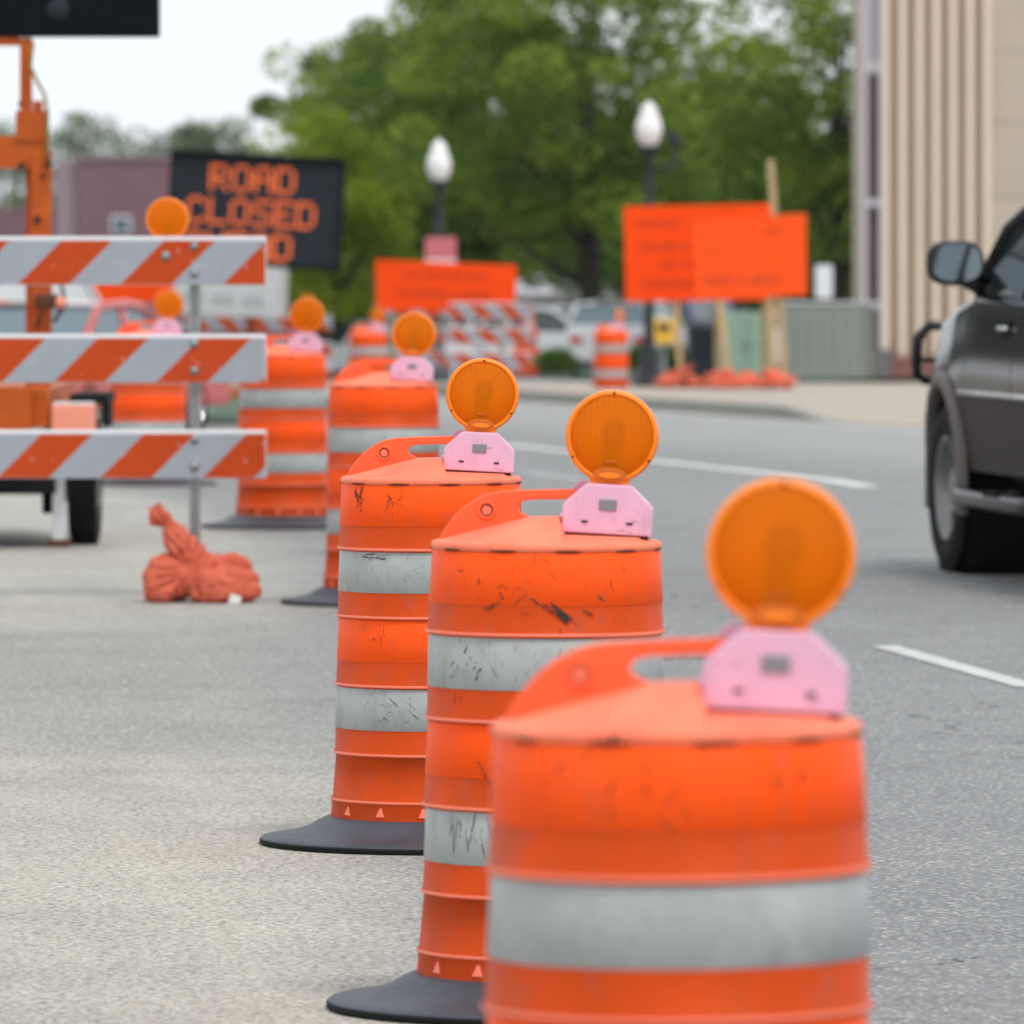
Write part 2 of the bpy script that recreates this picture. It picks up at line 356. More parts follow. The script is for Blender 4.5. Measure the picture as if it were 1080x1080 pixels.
# ------------------------------------------------------------------ ground and road
def ground_material():
    m = bpy.data.materials.new('worn_road_surface'); m.use_nodes = True
    nt = m.node_tree; N = nt.nodes; L = nt.links; b = N['Principled BSDF']
    tc = N.new('ShaderNodeTexCoord'); sp = N.new('ShaderNodeSeparateXYZ'); L.new(tc.outputs['Object'], sp.inputs[0])
    def noi(scale, det=4, rough=.55, vec=None):
        n = N.new('ShaderNodeTexNoise'); n.inputs['Scale'].default_value = scale; n.inputs['Detail'].default_value = det
        n.inputs['Roughness'].default_value = rough; L.new(vec or tc.outputs['Object'], n.inputs['Vector']); return n.outputs['Fac']
    def stepn(v, a, b_):
        n = N.new('ShaderNodeMapRange'); n.interpolation_type = 'SMOOTHSTEP'
        n.inputs['From Min'].default_value = a; n.inputs['From Max'].default_value = b_; L.new(v, n.inputs['Value']); return n.outputs[0]
    X, Y = sp.outputs[0], sp.outputs[1]
    # distance across the street, measured from the camera side (street runs 7.3 deg left of the view)
    p = mathn(nt, 'ADD', mathn(nt, 'MULTIPLY', X, math.cos(R(7.3))), mathn(nt, 'MULTIPLY', Y, math.sin(R(7.3))))
    warp = mathn(nt, 'MULTIPLY', mathn(nt, 'SUBTRACT', noi(0.35, 3), 0.5), 5.0)
    Yw = mathn(nt, 'ADD', Y, warp)
    asphalt = (0.185, 0.191, 0.198); beige = (0.405, 0.376, 0.328); grey = (0.260, 0.258, 0.245); pale = (0.385, 0.375, 0.34)
    # near: beige aggregate, then a grey worn band, then pale concrete of the closed side
    Yn = mathn(nt, 'ADD', Yw, mathn(nt, 'MULTIPLY', X, 1.5))
    c = mixc(nt, stepn(Yn, 19.5, 27.5), beige, grey)
    Yn2 = mathn(nt, 'SUBTRACT', Yw, mathn(nt, 'MULTIPLY', X, 1.3))
    c = mixc(nt, stepn(Yn2, 33.5, 38.5), c, pale)
    pb_ = mathn(nt, 'MINIMUM', mathn(nt, 'ADD', mathn(nt, 'MULTIPLY', Y, 0.083), 0.55), 4.2)
    side = stepn(mathn(nt, 'SUBTRACT', mathn(nt, 'ADD', p, mathn(nt, 'MULTIPLY', warp, 0.10)), pb_), -0.35, 0.55)
    far = stepn(p, 9.0, 12.5)
    live = mixc(nt, far, asphalt, (0.29, 0.295, 0.30))
    c = mixc(nt, side, c, live)
    # long worn tracks along the street
    mp = N.new('ShaderNodeCombineXYZ'); L.new(mathn(nt, 'MULTIPLY', p, 1.0), mp.inputs[0])
    L.new(mathn(nt, 'MULTIPLY', Y, 0.03), mp.inputs[1])
    tr = stepn(noi(1.1, 3, .6, mp.outputs[0]), 0.3, 0.7)
    c = mixc(nt, mathn(nt, 'MULTIPLY', tr, 0.35), c, mixc(nt, side, (0.19, 0.19, 0.185), (0.245, 0.25, 0.255)))
    # aggregate speckle and stains
    s1 = stepn(noi(55, 4, .75), 0.31, 0.69)
    c = mixc(nt, mathn(nt, 'SUBTRACT', 0.56, mathn(nt, 'MULTIPLY', side, 0.22)), c, mixc(nt, s1, (0.12, 0.12, 0.12), (1.0, 0.98, 0.93)), 'OVERLAY')
    vg_ = N.new('ShaderNodeTexVoronoi'); vg_.inputs['Scale'].default_value = 85; L.new(tc.outputs['Object'], vg_.inputs['Vector'])
    sv = N.new('ShaderNodeSeparateColor'); L.new(vg_.outputs['Color'], sv.inputs[0])
    c = mixc(nt, mathn(nt, 'MULTIPLY', mathn(nt, 'GREATER_THAN', sv.outputs[0], 0.86), 0.55), c, (0.11, 0.105, 0.10))
    c = mixc(nt, mathn(nt, 'MULTIPLY', mathn(nt, 'GREATER_THAN', sv.outputs[1], 0.87), 0.5), c, (0.62, 0.60, 0.55))
    oil = stepn(noi(0.55, 3, .6), 0.56, 0.74)
    c = mixc(nt, mathn(nt, 'MULTIPLY', oil, 0.22), c, (0.10, 0.10, 0.10))
    s2 = noi(1.3, 5, .6)
    c = mixc(nt, 0.20, c, mixc(nt, stepn(s2, .3, .7), (0.34, 0.34, 0.34), (0.68, 0.68, 0.66)), 'OVERLAY')
    s3 = noi(230, 2, .5)
    c = mixc(nt, mathn(nt, 'MULTIPLY', mathn(nt, 'GREATER_THAN', s3, 0.645), 0.6), c, (0.10, 0.095, 0.085))
    # cracks
    wv = N.new('ShaderNodeVectorMath'); wv.operation = 'ADD'
    wn = N.new('ShaderNodeTexNoise'); wn.inputs['Scale'].default_value = 1.6; wn.inputs['Detail'].default_value = 5; L.new(tc.outputs['Object'], wn.inputs['Vector'])
    wsc = N.new('ShaderNodeVectorMath'); wsc.operation = 'SCALE'; wsc.inputs['Scale'].default_value = 1.3; L.new(wn.outputs['Color'], wsc.inputs[0])
    L.new(tc.outputs['Object'], wv.inputs[0]); L.new(wsc.outputs[0], wv.inputs[1])
    vo = N.new('ShaderNodeTexVoronoi'); vo.feature = 'DISTANCE_TO_EDGE'; vo.inputs['Scale'].default_value = 0.33; L.new(wv.outputs[0], vo.inputs['Vector'])
    cr = mathn(nt, 'LESS_THAN', vo.outputs['Distance'], 0.0035)
    cr = mathn(nt, 'MULTIPLY', mathn(nt, 'MULTIPLY', cr, stepn(noi(0.5, 2), 0.48, 0.56)), side)
    c = mixc(nt, mathn(nt, 'MULTIPLY', cr, 0.85), c, (0.04, 0.04, 0.042))
    L.new(c, b.inputs['Base Color'])
    b.inputs['Roughness'].default_value = 0.78; b.inputs['Specular IOR Level'].default_value = 0.35
    bp = N.new('ShaderNodeBump'); bp.inputs['Strength'].default_value = 0.6; bp.inputs['Distance'].default_value = 0.006
    h = mathn(nt, 'SUBTRACT', noi(60, 4, .7), mathn(nt, 'MULTIPLY', cr, 1.5))
    L.new(h, bp.inputs['Height']); L.new(bp.outputs['Normal'], b.inputs['Normal'])
    return m
M['road'] = ground_material()

g = mb(M['road'], True)
xs = [-700, -300, -120, -60, -30, -20, -14, -10, -7, -5, -4, -3, -2.5, -2, -1.5, -1, -0.5, 0, 1, 2, 4, 8, 14, 20, 30, 60, 120, 300, 700]
ys = [-60, -20, 0, 10, 20, 30, 40, 50] + [55+2.5*i for i in range(0, 30)] + [140+10*i for i in range(10)] + [260, 300, 400, 600, 900, 1400, 2200]
vs = [(x, y, zg(x, y)) for y in ys for x in xs]; nx = len(xs)
fs = [[j*nx+i, j*nx+i+1, (j+1)*nx+i+1, (j+1)*nx+i] for j in range(len(ys)-1) for i in range(nx-1)]
g.add(vs, fs); struct(g.build('road'))

TH = R(7.3)
def across(p, Y):
    """point on the line running along the street at offset p"""
    X = (p-Y*math.sin(TH))/math.cos(TH); return X
def ribbon(name, p0, p1, Ya, Yb, m, off=0.004, kind='structure', step=1.5):
    r = mb(m); n = max(2, int((Yb-Ya)/step)); vs = []
    for i in range(n+1):
        Y = Ya+(Yb-Ya)*i/n
        for p in (p0, p1):
            X = across(p, Y); vs.append((X, Y, zg(X, Y)+off))
    r.add(vs, [[2*i, 2*i+1, 2*i+3, 2*i+2] for i in range(n)])
    o = r.build(name); o['kind'] = kind; return o
def paint_material():
    m = mat('worn_white_road_paint', (0.80, 0.80, 0.78), 0.6, var=0.2, vscale=6, bump=0.3, bscale=80)
    return m
M['paint'] = paint_material()
M['paint1'] = mat('road_paint', (0.60, 0.60, 0.59), 0.6, var=0.3, vscale=9, bump=0.3, bscale=80)
M['paint2'] = mat('very_worn_road_paint', (0.48, 0.48, 0.48), 0.7, var=0.3, vscale=4)
def lane_p(pt): return pt.x*math.cos(TH)+pt.y*math.sin(TH)
a = G(932, 682); pa = lane_p(a)
ribbon('lane_line', pa-0.05, pa+0.055, a.y-3.0, a.y, M['paint1'])
a2 = G(912, 514); a3 = G(700, 487); pb = (lane_p(a2)+lane_p(a3))/2
ribbon('lane_line', pb-0.07, pb+0.07, a2.y, 72.0, M['paint'])
a4 = G(600, 505); ribbon('lane_line', lane_p(a4)-0.05, lane_p(a4)+0.06, a4.y-0.6, a4.y+2.4, M['paint2'])

# kerb, sidewalk, lawn beyond the street
cA = G(830, 428, 0.15); cB = G(540, 412, 0.15); pk = (lane_p(cA)+lane_p(cB))/2
M['kerb'] = mat('kerb_concrete', (0.30, 0.30, 0.26), 0.8, var=0.2)
M['walk'] = mat('sidewalk_concrete', (0.41, 0.355, 0.295), 0.85, var=0.12, vscale=1.2)
M['gutter'] = mat('gutter_concrete', (0.42, 0.42, 0.40), 0.8, var=0.15, vscale=1)
M['lawn'] = mat('grass_ground', (0.07, 0.13, 0.075), 0.9, var=0.3, vscale=2)
ribbon('gutter', pk-0.55, pk, 60, 210, M['gutter'], 0.004, step=3)
YA = cA.y-0.5
def slab(name, p0, p1, Ya, Yb, h0, m, step=3.0, hfun=None):
    r = mb(m); n = int((Yb-Ya)/step); vs = []
    for i in range(n+1):
        Y = Ya+(Yb-Ya)*i/n; hh = hfun(Y) if hfun else h0
        X0 = across(p0, Y); X1 = across(p1, Y)
        z = zg(X0, Y)
        vs += [(X0, Y, z-0.05), (X0, Y, z+hh), (X1, Y, z+hh), (X1, Y, z-0.3)]
    fs = []
    for i in range(n):
        o = 4*i
        for k in range(3): fs.append([o+k, o+k+1, o+4+k+1, o+4+k])
    fs += [[0, 1, 2, 3], [4*n+3, 4*n+2, 4*n+1, 4*n]]
    r.add(vs, fs); return struct(r.build(name))
ramp = lambda Y: 0.012+0.138*sstep(YA-3.0, YA+0.5, Y)
slab('kerb', pk, pk+0.16, YA-3, 205, 0.15, M['kerb'], 1.0, lambda Y: ramp(Y)+0.0)
slab('sidewalk', pk+0.163, pk+60, 55, 205, 0.15, M['walk'], 1.5, ramp)

# ------------------------------------------------------------------ traffic drum
def stroke(b, x, z, L_, ang, w, rfun, jit=0.0015):
    """a tapering scuff laid on the drum's curved side; x, z where it starts, seen from the front"""
    w *= 1.35
    n = 7; ca, sa = math.cos(R(ang)), math.sin(R(ang)); vs = []
    for i in range(n+1):
        t = i/n; u = x+L_*t*ca; zz = z+L_*t*sa+random.uniform(-jit, jit)
        ww = w*math.sin(PI*min(1, max(0.02, t)))**0.6*random.uniform(.5, 1.1)
        for sgn in (-1, 1):
            uu = u-sgn*ww*sa/2; zk = zz+sgn*ww*ca/2
            r = rfun(zk)+0.0012
            th = uu/r
            vs.append((r*math.sin(th), -r*math.cos(th), zk))
    b.add(vs, [[2*i, 2*i+2, 2*i+3, 2*i+1] for i in range(n)], False)
ridges = [(0.119, 0.2590), (0.241, 0.2515), (0.419, 0.2485), (0.597, 0.2455), (0.773, 0.2425)]
def body_r(z):
    tops = [(0.07, 0.262)]+ridges+[(0.945, 0.2335)]
    for (z0, r0), (z1, r1) in zip(tops, tops[1:]):
        if z <= z1:
            t = max(0, (z-z0)/(z1-z0)); return (r0-0.001)*(1-t)+(r1-0.0045)*t if z1 < 0.94 else (r0-0.001)*(1-t)+(r1-0.0005)*t
    return 0.233
def band_r(z): return body_r(z)+0.0009
def seat_light(w, yaw=0, tilt=3.0):
    q_ = Matrix.Rotation(R(yaw), 3, 'Z') @ Matrix.Rotation(R(tilt), 3, 'Y')
    w.rotation_euler = (0, R(tilt), R(yaw)); w.location = Vector((.124, -.01, .972))-q_ @ Vector((0, 0, .966))
def make_drum(label, scuffs=(), light_yaw=0.0, lean=0.0, group='orange traffic drums lined up along the lane', detail=True):
    seg = 72 if detail else 32
    t = thing('traffic_drum', label, 'traffic drum', group=group)
    # body
    b = mb(M['drum'], True)
    prof = [(0.262, 0.060), (0.2620, 0.073), (0.2595, 0.111)]
    for i, (z, r) in enumerate(ridges):
        prof += [(r+0.0022, z-0.003), (r+0.0030, z+0.0005), (r+0.0012, z+0.004)]
        z2 = ridges[i+1][0] if i < 4 else 0.945
        prof += [(body_r(z+0.006), z+0.006), (body_r(z+0.5*(z2-z)), z+0.5*(z2-z)), (body_r(z2-0.006), z2-0.006)]
    prof += [(0.2325, 0.945)]
    b.lathe(prof, seg)
    b.use(M['pinkedge'], True)
    for z, r in ridges: b.lathe([(r+0.0026, z-0.0030), (r+0.0042, z+0.0002), (r+0.0024, z+0.0038)], seg)
    for k in range(14):       # moulded gussets round the foot
        a = 2*PI*(k+0.35)/14; q = Matrix.Rotation(a, 3, 'Z')
        ps = [q @ Vector(v) for v in ((0.2585, 0, 0.113), (0.264, -0.012, 0.083), (0.264, 0.012, 0.083), (0.252, -0.012, 0.083), (0.252, 0.012, 0.083), (0.252, 0, 0.113))]
        b.hull(ps)
    b.use(M['scuff'], False)
    for (x, z, l, a, w) in scuffs:
        if not any(lo <= z <= hi for lo, hi in ((.832, .94), (.661, .766), (.481, .592), (.305, .412))): stroke(b, x, z, l, a, w, lambda zz: band_r(zz)+0.0012)
    b.build('drum_body', t)
    # reflective bands
    for lo, hi, m, sm in ((.832, .9395, 'sheet_o', 'scuff'), (.661, .7665, 'sheet_w', 'scuff'), (.481, .5905, 'sheet_o', 'scuff'), (.305, .4125, 'sheet_w', 'scuff')):
        s = mb(M[m], True)
        s.lathe([(body_r(lo)+.0002, lo), (band_r(lo)+.0003, lo+.001), (band_r((lo+hi)/2), (lo+hi)/2), (band_r(hi)+.0003, hi-.001), (body_r(hi)+.0002, hi)], seg)
        s.use(M[sm], False)
        for (x, z, l, a, w) in scuffs:
            if lo <= z <= hi: stroke(s, x, z, l, a, w, band_r)
        if scuffs:
            s.use(M['smearw' if m == 'sheet_w' else 'smear'], False)
            for _ in range(26 if m == 'sheet_w' else 18):
                stroke(s, random.uniform(-.2, .17), random.uniform(lo+.02, hi-.02), random.uniform(.008, .03), random.choice((60, 75, 100, -40, 20)), random.uniform(.0006, .0014), band_r)
        s.build('reflective_band', t)
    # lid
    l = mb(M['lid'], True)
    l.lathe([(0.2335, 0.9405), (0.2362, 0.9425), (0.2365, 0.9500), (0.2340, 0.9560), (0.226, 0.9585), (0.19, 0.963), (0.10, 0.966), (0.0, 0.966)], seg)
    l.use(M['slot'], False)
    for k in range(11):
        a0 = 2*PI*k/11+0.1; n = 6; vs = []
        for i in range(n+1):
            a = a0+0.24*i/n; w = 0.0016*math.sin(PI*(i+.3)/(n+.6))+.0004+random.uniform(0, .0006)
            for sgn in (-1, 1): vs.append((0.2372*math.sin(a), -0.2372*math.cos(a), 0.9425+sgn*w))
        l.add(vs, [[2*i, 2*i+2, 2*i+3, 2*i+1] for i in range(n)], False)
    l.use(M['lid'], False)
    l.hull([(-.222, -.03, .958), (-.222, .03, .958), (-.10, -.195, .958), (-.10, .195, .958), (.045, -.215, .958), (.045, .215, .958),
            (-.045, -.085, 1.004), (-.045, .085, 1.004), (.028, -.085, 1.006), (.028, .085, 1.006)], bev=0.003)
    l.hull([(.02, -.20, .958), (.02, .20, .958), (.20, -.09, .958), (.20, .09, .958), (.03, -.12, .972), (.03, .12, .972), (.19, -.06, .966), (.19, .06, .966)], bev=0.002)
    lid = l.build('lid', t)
    # carrying handle: a web plate with a ring and a long slot
    h = mb(M['handle'], False)
    out = [(-.219, .955), (-.214, .972), (-.20, .992), (-.178, 1.018), (-.152, 1.038), (-.125, 1.051), (-.095, 1.058), (-.04, 1.061), (.04, 1.063), (.12, 1.061), (.155, 1.048), (.18, 1.02), (.20, .975), (.205, .955)]
    inn = [(.16, .955), (.15, 1.00), (.13, 1.034), (.09, 1.043), (-.03, 1.041), (-.052, 1.037), (-.060, 1.026), (-.054, 1.015), (-.040, 1.010), (-.030, .99), (-.02, .955)]
    h.prism(out+inn, -.013, .013, bev=0.004)
    h.use(M['handle'], True); h.torus((-.122, -.012, 1.019), .0165, .0048); h.torus((-.122, .012, 1.019), .0165, .0048)
    h.use(M['scuff'], True); h.torus((-.122, -.0128, 1.019), .0125, .0028)
    h.use(M['pinkedge'], False); h.lathe([(0.0, .0142), (0.0095, .0142)], 20, (-.122, 0, 1.019), 'Y')  # pale disc painted for light showing through the ring's hole
    h.build('handle', t)
    # heavy rubber base ring
    s = mb(M['rubber'], True)
    s.lathe([(0.443, 0.0), (0.446, 0.004), (0.446, 0.015), (0.440, 0.020), (0.40, 0.026), (0.345, 0.037), (0.32, 0.046), (0.295, 0.062), (0.272, 0.072), (0.255, 0.074), (0.10, 0.074)], seg)
    s.use(M['black'], True); s.lathe([(0.444, 0.0), (0.4475, 0.003), (0.4475, 0.013), (0.445, 0.016)], seg)
    s.build('base', t)
    # warning light
    wl = mb(M['pink'], False)
    cz = 1.165
    hx = [(-.092, .966), (.092, .966), (.092, 1.022), (.083, 1.033), (.050, 1.064), (.042, 1.068), (-.042, 1.068), (-.050, 1.064), (-.083, 1.033), (-.092, 1.022)]
    wl.prism(hx, -.045, .030, bev=0.004)
    wl.prism([(-.085, .97), (.07, .97), (.07, 1.04), (.03, 1.068), (-.062, 1.071), (-.087, 1.045)], .0305, .060, bev=0.003)
    wl.use(M['pink'], True); wl.tube([(-.094, -.046, 1.0), (-.094, .03, 1.0)], .0035, 6)
    wl.use(M['grime'], False)
    for _ in range(4):
        gx, gz = random.uniform(-.08, .07), random.uniform(.972, 1.03); wl.box((gx, -.0455, gz), (random.uniform(.004, .02), .0012, random.uniform(.0008, .002)))
    wl.use(M['dark'], False)
    for sx in (-.046, .046): wl.box((sx, -.0456, .990), (.013, .003, .0045))
    wl.box((0, -.006, .963), (.17, .066, .008))
    w = wl.build('warning_light', t)
    seat_light(w, light_yaw)
    s = mb(M['grey']); s.box((0, -.0462, 1.026), (.036, .004, .022), bev=0.0015); s.build('switch_plate', w)
    ln = mb(M['lens'], True)
    ln.lathe([(0.0, .040), (.03, .0395), (.06, .036), (.078, .031), (.086, .026)], 56, (0, 0, cz), 'Y')
    ln.lathe([(0.0, -.040), (.03, -.0395), (.06, -.036), (.078, -.031), (.086, -.026)], 56, (0, 0, cz), 'Y')
    ln.build('lens', w)
    rg = mb(M['ring'], True)
    rg.lathe([(.084, .026), (.086, .030), (.090, .030), (.0945, .026), (.0955, .018), (.0935, .004), (.0935, -.004), (.0955, -.018), (.0945, -.026), (.090, -.030), (.086, -.030), (.084, -.026), (.084, .026)], 56, (0, 0, cz), 'Y')
    rg.use(M['ring'], False)
    rg.prism([(-.036, 1.064), (.036, 1.064), (.046, 1.086), (-.046, 1.086)], -.024, .024, bev=0.004)
    rg.use(M['amberdark'], False)
    el = lambda a_, b_, z_: [(a_*math.cos(2*PI*i_/22), z_+b_*math.sin(2*PI*i_/22)) for i_ in range(22)]
    rg.prism(el(.034, .0135, cz-.076), -.0365, -.030, bev=.002)
    rg.use(M['ring'], False); rg.prism(el(.022, .006, cz-.079), -.0385, -.0366, bev=.001)
    rg.use(M['amberdark'], False); rg.box((0, -.0392, cz-.050), (.026, .002, .0042), bev=.0008)
    rg.use(M['dark'], True)
    for k in range(3):
        a = PI/2+2*PI*k/3; rg.lathe([(0, .0325), (.0026, .032), (.003, .029)], 10, (.0895*math.cos(a), 0, cz+.0895*math.sin(a)), 'Y')
    rg.build('lens_ring', w)
    bl = mb(M['bulb'], True)
    bl.lathe([(0, .022), (.010, .020), (.017, .010), (.019, .0), (.017, -.010), (0, -.02)], 20, (0.004, 0, cz+.010), 'Y')
    bl.use(M['bounce_disc'], True); bl.lathe([(0, .004), (.083, .004), (.083, -.004), (0, -.004)], 40, (0, 0, cz), 'Y')  # pale disc added inside to bounce light and brighten the lens
    bl.use(M['bulbstem'], True); bl.tube([(0, -.014, 1.09), (0, -.016, cz-.004)], .014); bl.torus((0.004, -.016, cz+.012), .020, .005); bl.tube([(0, 0, 1.085), (0, 0, cz-.006)], .016); bl.tube([(-.030, -.012, 1.090), (.030, -.012, 1.090)], .012)
    bl.build('bulb', w)
    if detail:
        sd_ = random.uniform(0, 50)
        for o_ in t.children:
            if o_.name.split('.')[0] in ('drum_body', 'reflective_band'):
                for v in o_.data.vertices:
                    z_ = v.co.z; e_ = sstep(.10, .2, z_)*sstep(.945, .90, z_) if False else (1-sstep(.86, .94, z_))*sstep(.08, .16, z_)
                    th_ = math.atan2(v.co.y, v.co.x)
                    k_ = 1+e_*.016*noise.noise(Vector((math.cos(th_)*1.6+sd_, math.sin(th_)*1.6, z_*4.5)))
                    v.co.x *= k_; v.co.y *= k_
    return t

def place(o, x, y_or_d, rz=0, d=None, lean=(0, 0)):
    p = on(x, y_or_d) if d is None else on(x, d)
    o.location = p; o.rotation_euler = (R(lean[0]), R(lean[1]), R(rz)); return o
rnd = random.uniform
sc4 = [(0.02+rnd(-.01, .012), .835+rnd(-.012, .012), rnd(.03, .06), -32+rnd(-8, 6), rnd(.002, .0055)) for _ in range(9)]
sc4 += [(.03, .822, .03, -38, .009), (.036, .818, .028, -30, .008), (.11, .858, .03, -38, .004), (.082, .826, .028, -24, .005), (.09, .822, .02, -30, .003),
        (-.125, .825, .028, 14, .005), (-.11, .832, .018, 20, .004), (-.09, .86, .02, -60, .003), (-.14, .87, .02, 80, .003), (-.05, .82, .03, -10, .002), (-.06, .835, .04, 35, .002), (-.02, .84, .05, -12, .002)]
sc4 += [(-.03+.012*k, .850-.007*k, .022, -30, .0022) for k in range(6)]+[(rnd(-.2, .2), rnd(.83, .93), rnd(.01, .03), rnd(0, 180), rnd(.0008, .002)) for _ in range(14)]+[(rnd(-.2, .1), rnd(.67, .76), rnd(.01, .04), rnd(60, 120), rnd(.0008, .002)) for _ in range(14)]
sc4 += [(-.12+rnd(0, .11), .45+rnd(-.03, .05), rnd(.02, .06), random.choice((110, 120, 60, -60)), rnd(.0015, .005)) for _ in range(16)]
sc4 += [(-.22+rnd(0, .14), .32+rnd(0, .05), rnd(.02, .06), random.choice((95, 80, 65, 105)), rnd(.001, .0035)) for _ in range(18)]
sc4 += [(-.22+rnd(0, .08), .70+rnd(-.03, .04), rnd(.006, .02), random.choice((95, 60, 40)), rnd(.002, .004)) for _ in range(9)]
sc4 += [(-.2+rnd(0, .02), .62+rnd(-.01, .02), .012, 100, .003) for _ in range(3)]
sc3 = [(-.225+rnd(0, .028), .895+rnd(-.03, .028), rnd(.006, .03), random.choice((95, 80, 60, 110)), rnd(.002, .006)) for _ in range(20)]
sc3 += [(-.115, .918, .02, -55, .003), (-.105, .905, .022, -70, .0025), (-.12, .89, .03, 50, .0022), (-.125, .872, .03, 48, .0016), (-.09, .90, .028, 35, .0014), (-.10, .898, .022, -20, .002)]
sc3 += [(-.215+rnd(0, .09), .758+rnd(-.012, .004), rnd(.008, .025), random.choice((0, 10, -20)), rnd(.001, .003)) for _ in range(16)]
sc3 += [(-.20+rnd(0, .09), .56+rnd(-.03, .02), rnd(.01, .03), random.choice((40, 80, -60)), rnd(.0006, .002)) for _ in range(10)]
sc3 += [(-.16+rnd(0, .12), .36+rnd(-.03, .04), rnd(.01, .05), random.choice((0, -15, 10, -40)), rnd(.0006, .002)) for _ in range(12)]
sc5 = [(rnd(-.2, .2), rnd(.84, .93), rnd(.01, .04), rnd(40, 140), rnd(.001, .003)) for _ in range(10)]+[(-.095, .9405, .03, 25, .007), (-.09, .95, .02, -60, .005)]+[(-.08, .865, .02, -80, .003), (-.16, .90, .02, 60, .003), (.13, .90, .02, -60, .004), (.17, .89, .02, 60, .004), (-.02, .85, .03, -40, .002)]
sc1 = [(-.1+rnd(0, .2), .88+rnd(-.03, .03), .02, 60, .002) for _ in range(4)]
G0 = 'orange traffic drums lined up along the lane'
d5 = place(make_drum('nearest traffic drum, largest and at the front of the line', sc5), 719.0, 10.62, -2, lean=(0, -0.4))
d4 = place(make_drum('second nearest drum, with long black scuffs under its lid', sc4), 574.5, 17.09, -2, lean=(0, 0.2))
d3 = place(make_drum('third drum from the front, its black rubber base fully seen on the road', sc3), 454.5, 21.78, 0)
d2 = place(make_drum('fourth drum from the front, half hidden behind the third drum', sc1), 404.5, 36.3, -3)
d1 = place(make_drum('fifth drum from the front, between the striped barricade and the fourth drum', sc1), 298.5, 46.0, 0)
far_drum = make_drum('drum behind the barricade beside the steel post, seen between its rails', (), detail=False)
place(far_drum, 156, 54.2, 4)
def fdrum(x, d, label, yaw=0, rz=0):
    o = copy_tree(far_drum); o['label'] = label; place(o, x, d, rz)
    for ch in o.children:
        if ch.name.startswith('warning_light'): seat_light(ch, yaw)
    return o
fdrum(644.5, 117.5, 'small distant drum at the kerb left of the lamp post, its light turned edge on', 75)
fdrum(388, 108.0, 'distant drum with pink light base just behind the fourth drum', 10)
e_ = fdrum(554.5, 165.0, 'farthest drum, at the right end of the distant striped barricades', 80)

# ------------------------------------------------------------------ barricades
def barricade(label, width, offs, lean=1, sbase=0.235, sx=1.0, foot=True, holes=True, group=None, postx=(0.327, 0.327), period=0.454, pmat='steel', zr=(1.49, 1.06, 0.63), hh=0.215, ph=1.55):
    """origin at the ground under the right-hand end of the rails"""
    t = thing('striped_barricade', label, 'barricade', group=group)
    for k, z in enumerate(zr):
        r = mb(M['white_pl'], False)
        r.prism([(-width/2, -hh/2), (width/2, -hh/2), (width/2, hh/2), (-width/2, hh/2)], -.014, .014, bev=0.006)
        st = stripes('barricade_stripes', offs[k]+width/2, period, lean)
        r.use(st, False)
        i = .006
        r.add([(-width/2+i, -.0155, -hh/2+.003), (width/2-.004, -.0155, -hh/2+.003), (width/2-.004, -.0155, hh/2-.018), (-width/2+i, -.0155, hh/2-.018)], [[0, 1, 2, 3]])
        o = r.build('rail', t, (-width/2, 0, z))
        if holes:
            bt = mb(M['steel'], True)
            for px in (width/2-postx[0], -width/2+postx[1]):
                for dz in (-.055, .065):
                    bt.lathe([(0, .012), (.011, .011), (.013, .004), (.020, .003), (.020, 0)], 12, (px-.0, -.0157, dz), 'Y')
            bt.build('bolt', o)
    for px in (-postx[0], -width+postx[1]):
        p = mb(M[pmat], False)
        p.box((px, .034, .05+(ph-.05)/2), (.048, .036, ph-.05), bev=0.003)
        if holes:
            p.use(M['dark'], False)
            for k in range(52):
                z = .10+k*.0265
                p.lathe([(0, .001), (.0055, .001)], 10, (px, .016, z), 'Y', sm=False)
        p.build('post', t)
        if foot:
            f = mb(M[pmat], False)
            f.box((px, .34, .027), (.055, .95, .05), bev=0.004); f.build('foot', t)
    return t
bd = 36.9; sB = F/bd
be = on(281, bd)
zr = [H-(y-YH)/sB for y in (275.0, 378.0, 479.0)]
def sx(x): return (x-281)/sB
b1 = barricade('tall barricade with three orange and white striped rails at the left front', 2.44,
               [sx(18)+.1075, sx(56)+.1075, sx(105)+.1075], zr=zr, group=None, postx=(.318, .36))
b1.location = be; b1.rotation_euler.z = R(-0.4)
# warning light clamped on the top rail -> part of the barricade
def small_light(parent, x, z, y=0.03):
    w = mb(M['pink'], False); w.prism([(-.09, 0), (.09, 0), (.09, .05), (.045, .09), (-.045, .09), (-.09, .05)], 0, .07, bev=.004)
    w = w.build('warning_light', parent, (x, y, z))
    ln = mb(M['lens'], True)
    for s_ in (1, -1): ln.lathe([(0.0, .040*s_), (.03, .0395*s_), (.06, .036*s_), (.078, .031*s_), (.086, .026*s_)], 48, (0, .03, .20), 'Y')
    ln.build('lens', w)
    rg = mb(M['ring'], True)
    rg.lathe([(.084, .026), (.086, .030), (.090, .030), (.0945, .026), (.0955, .018), (.0935, 0), (.0955, -.018), (.0945, -.026), (.090, -.030), (.086, -.030), (.084, -.026), (.084, .026)], 48, (0, .03, .20), 'Y')
    rg.build('lens_ring', w)
    bl = mb(M['bulb'], True); bl.lathe([(0, .012), (.010, .010), (.016, .002)], 16, (0.004, .03, .21), 'Y')
    bl.use(M['dark'], True); bl.tube([(0, .03, .09), (0, .03, .19)], .012); bl.build('bulb', w)
    return w
small_light(b1, sx(176), H+(257-231)/sB-.20, y=.02)
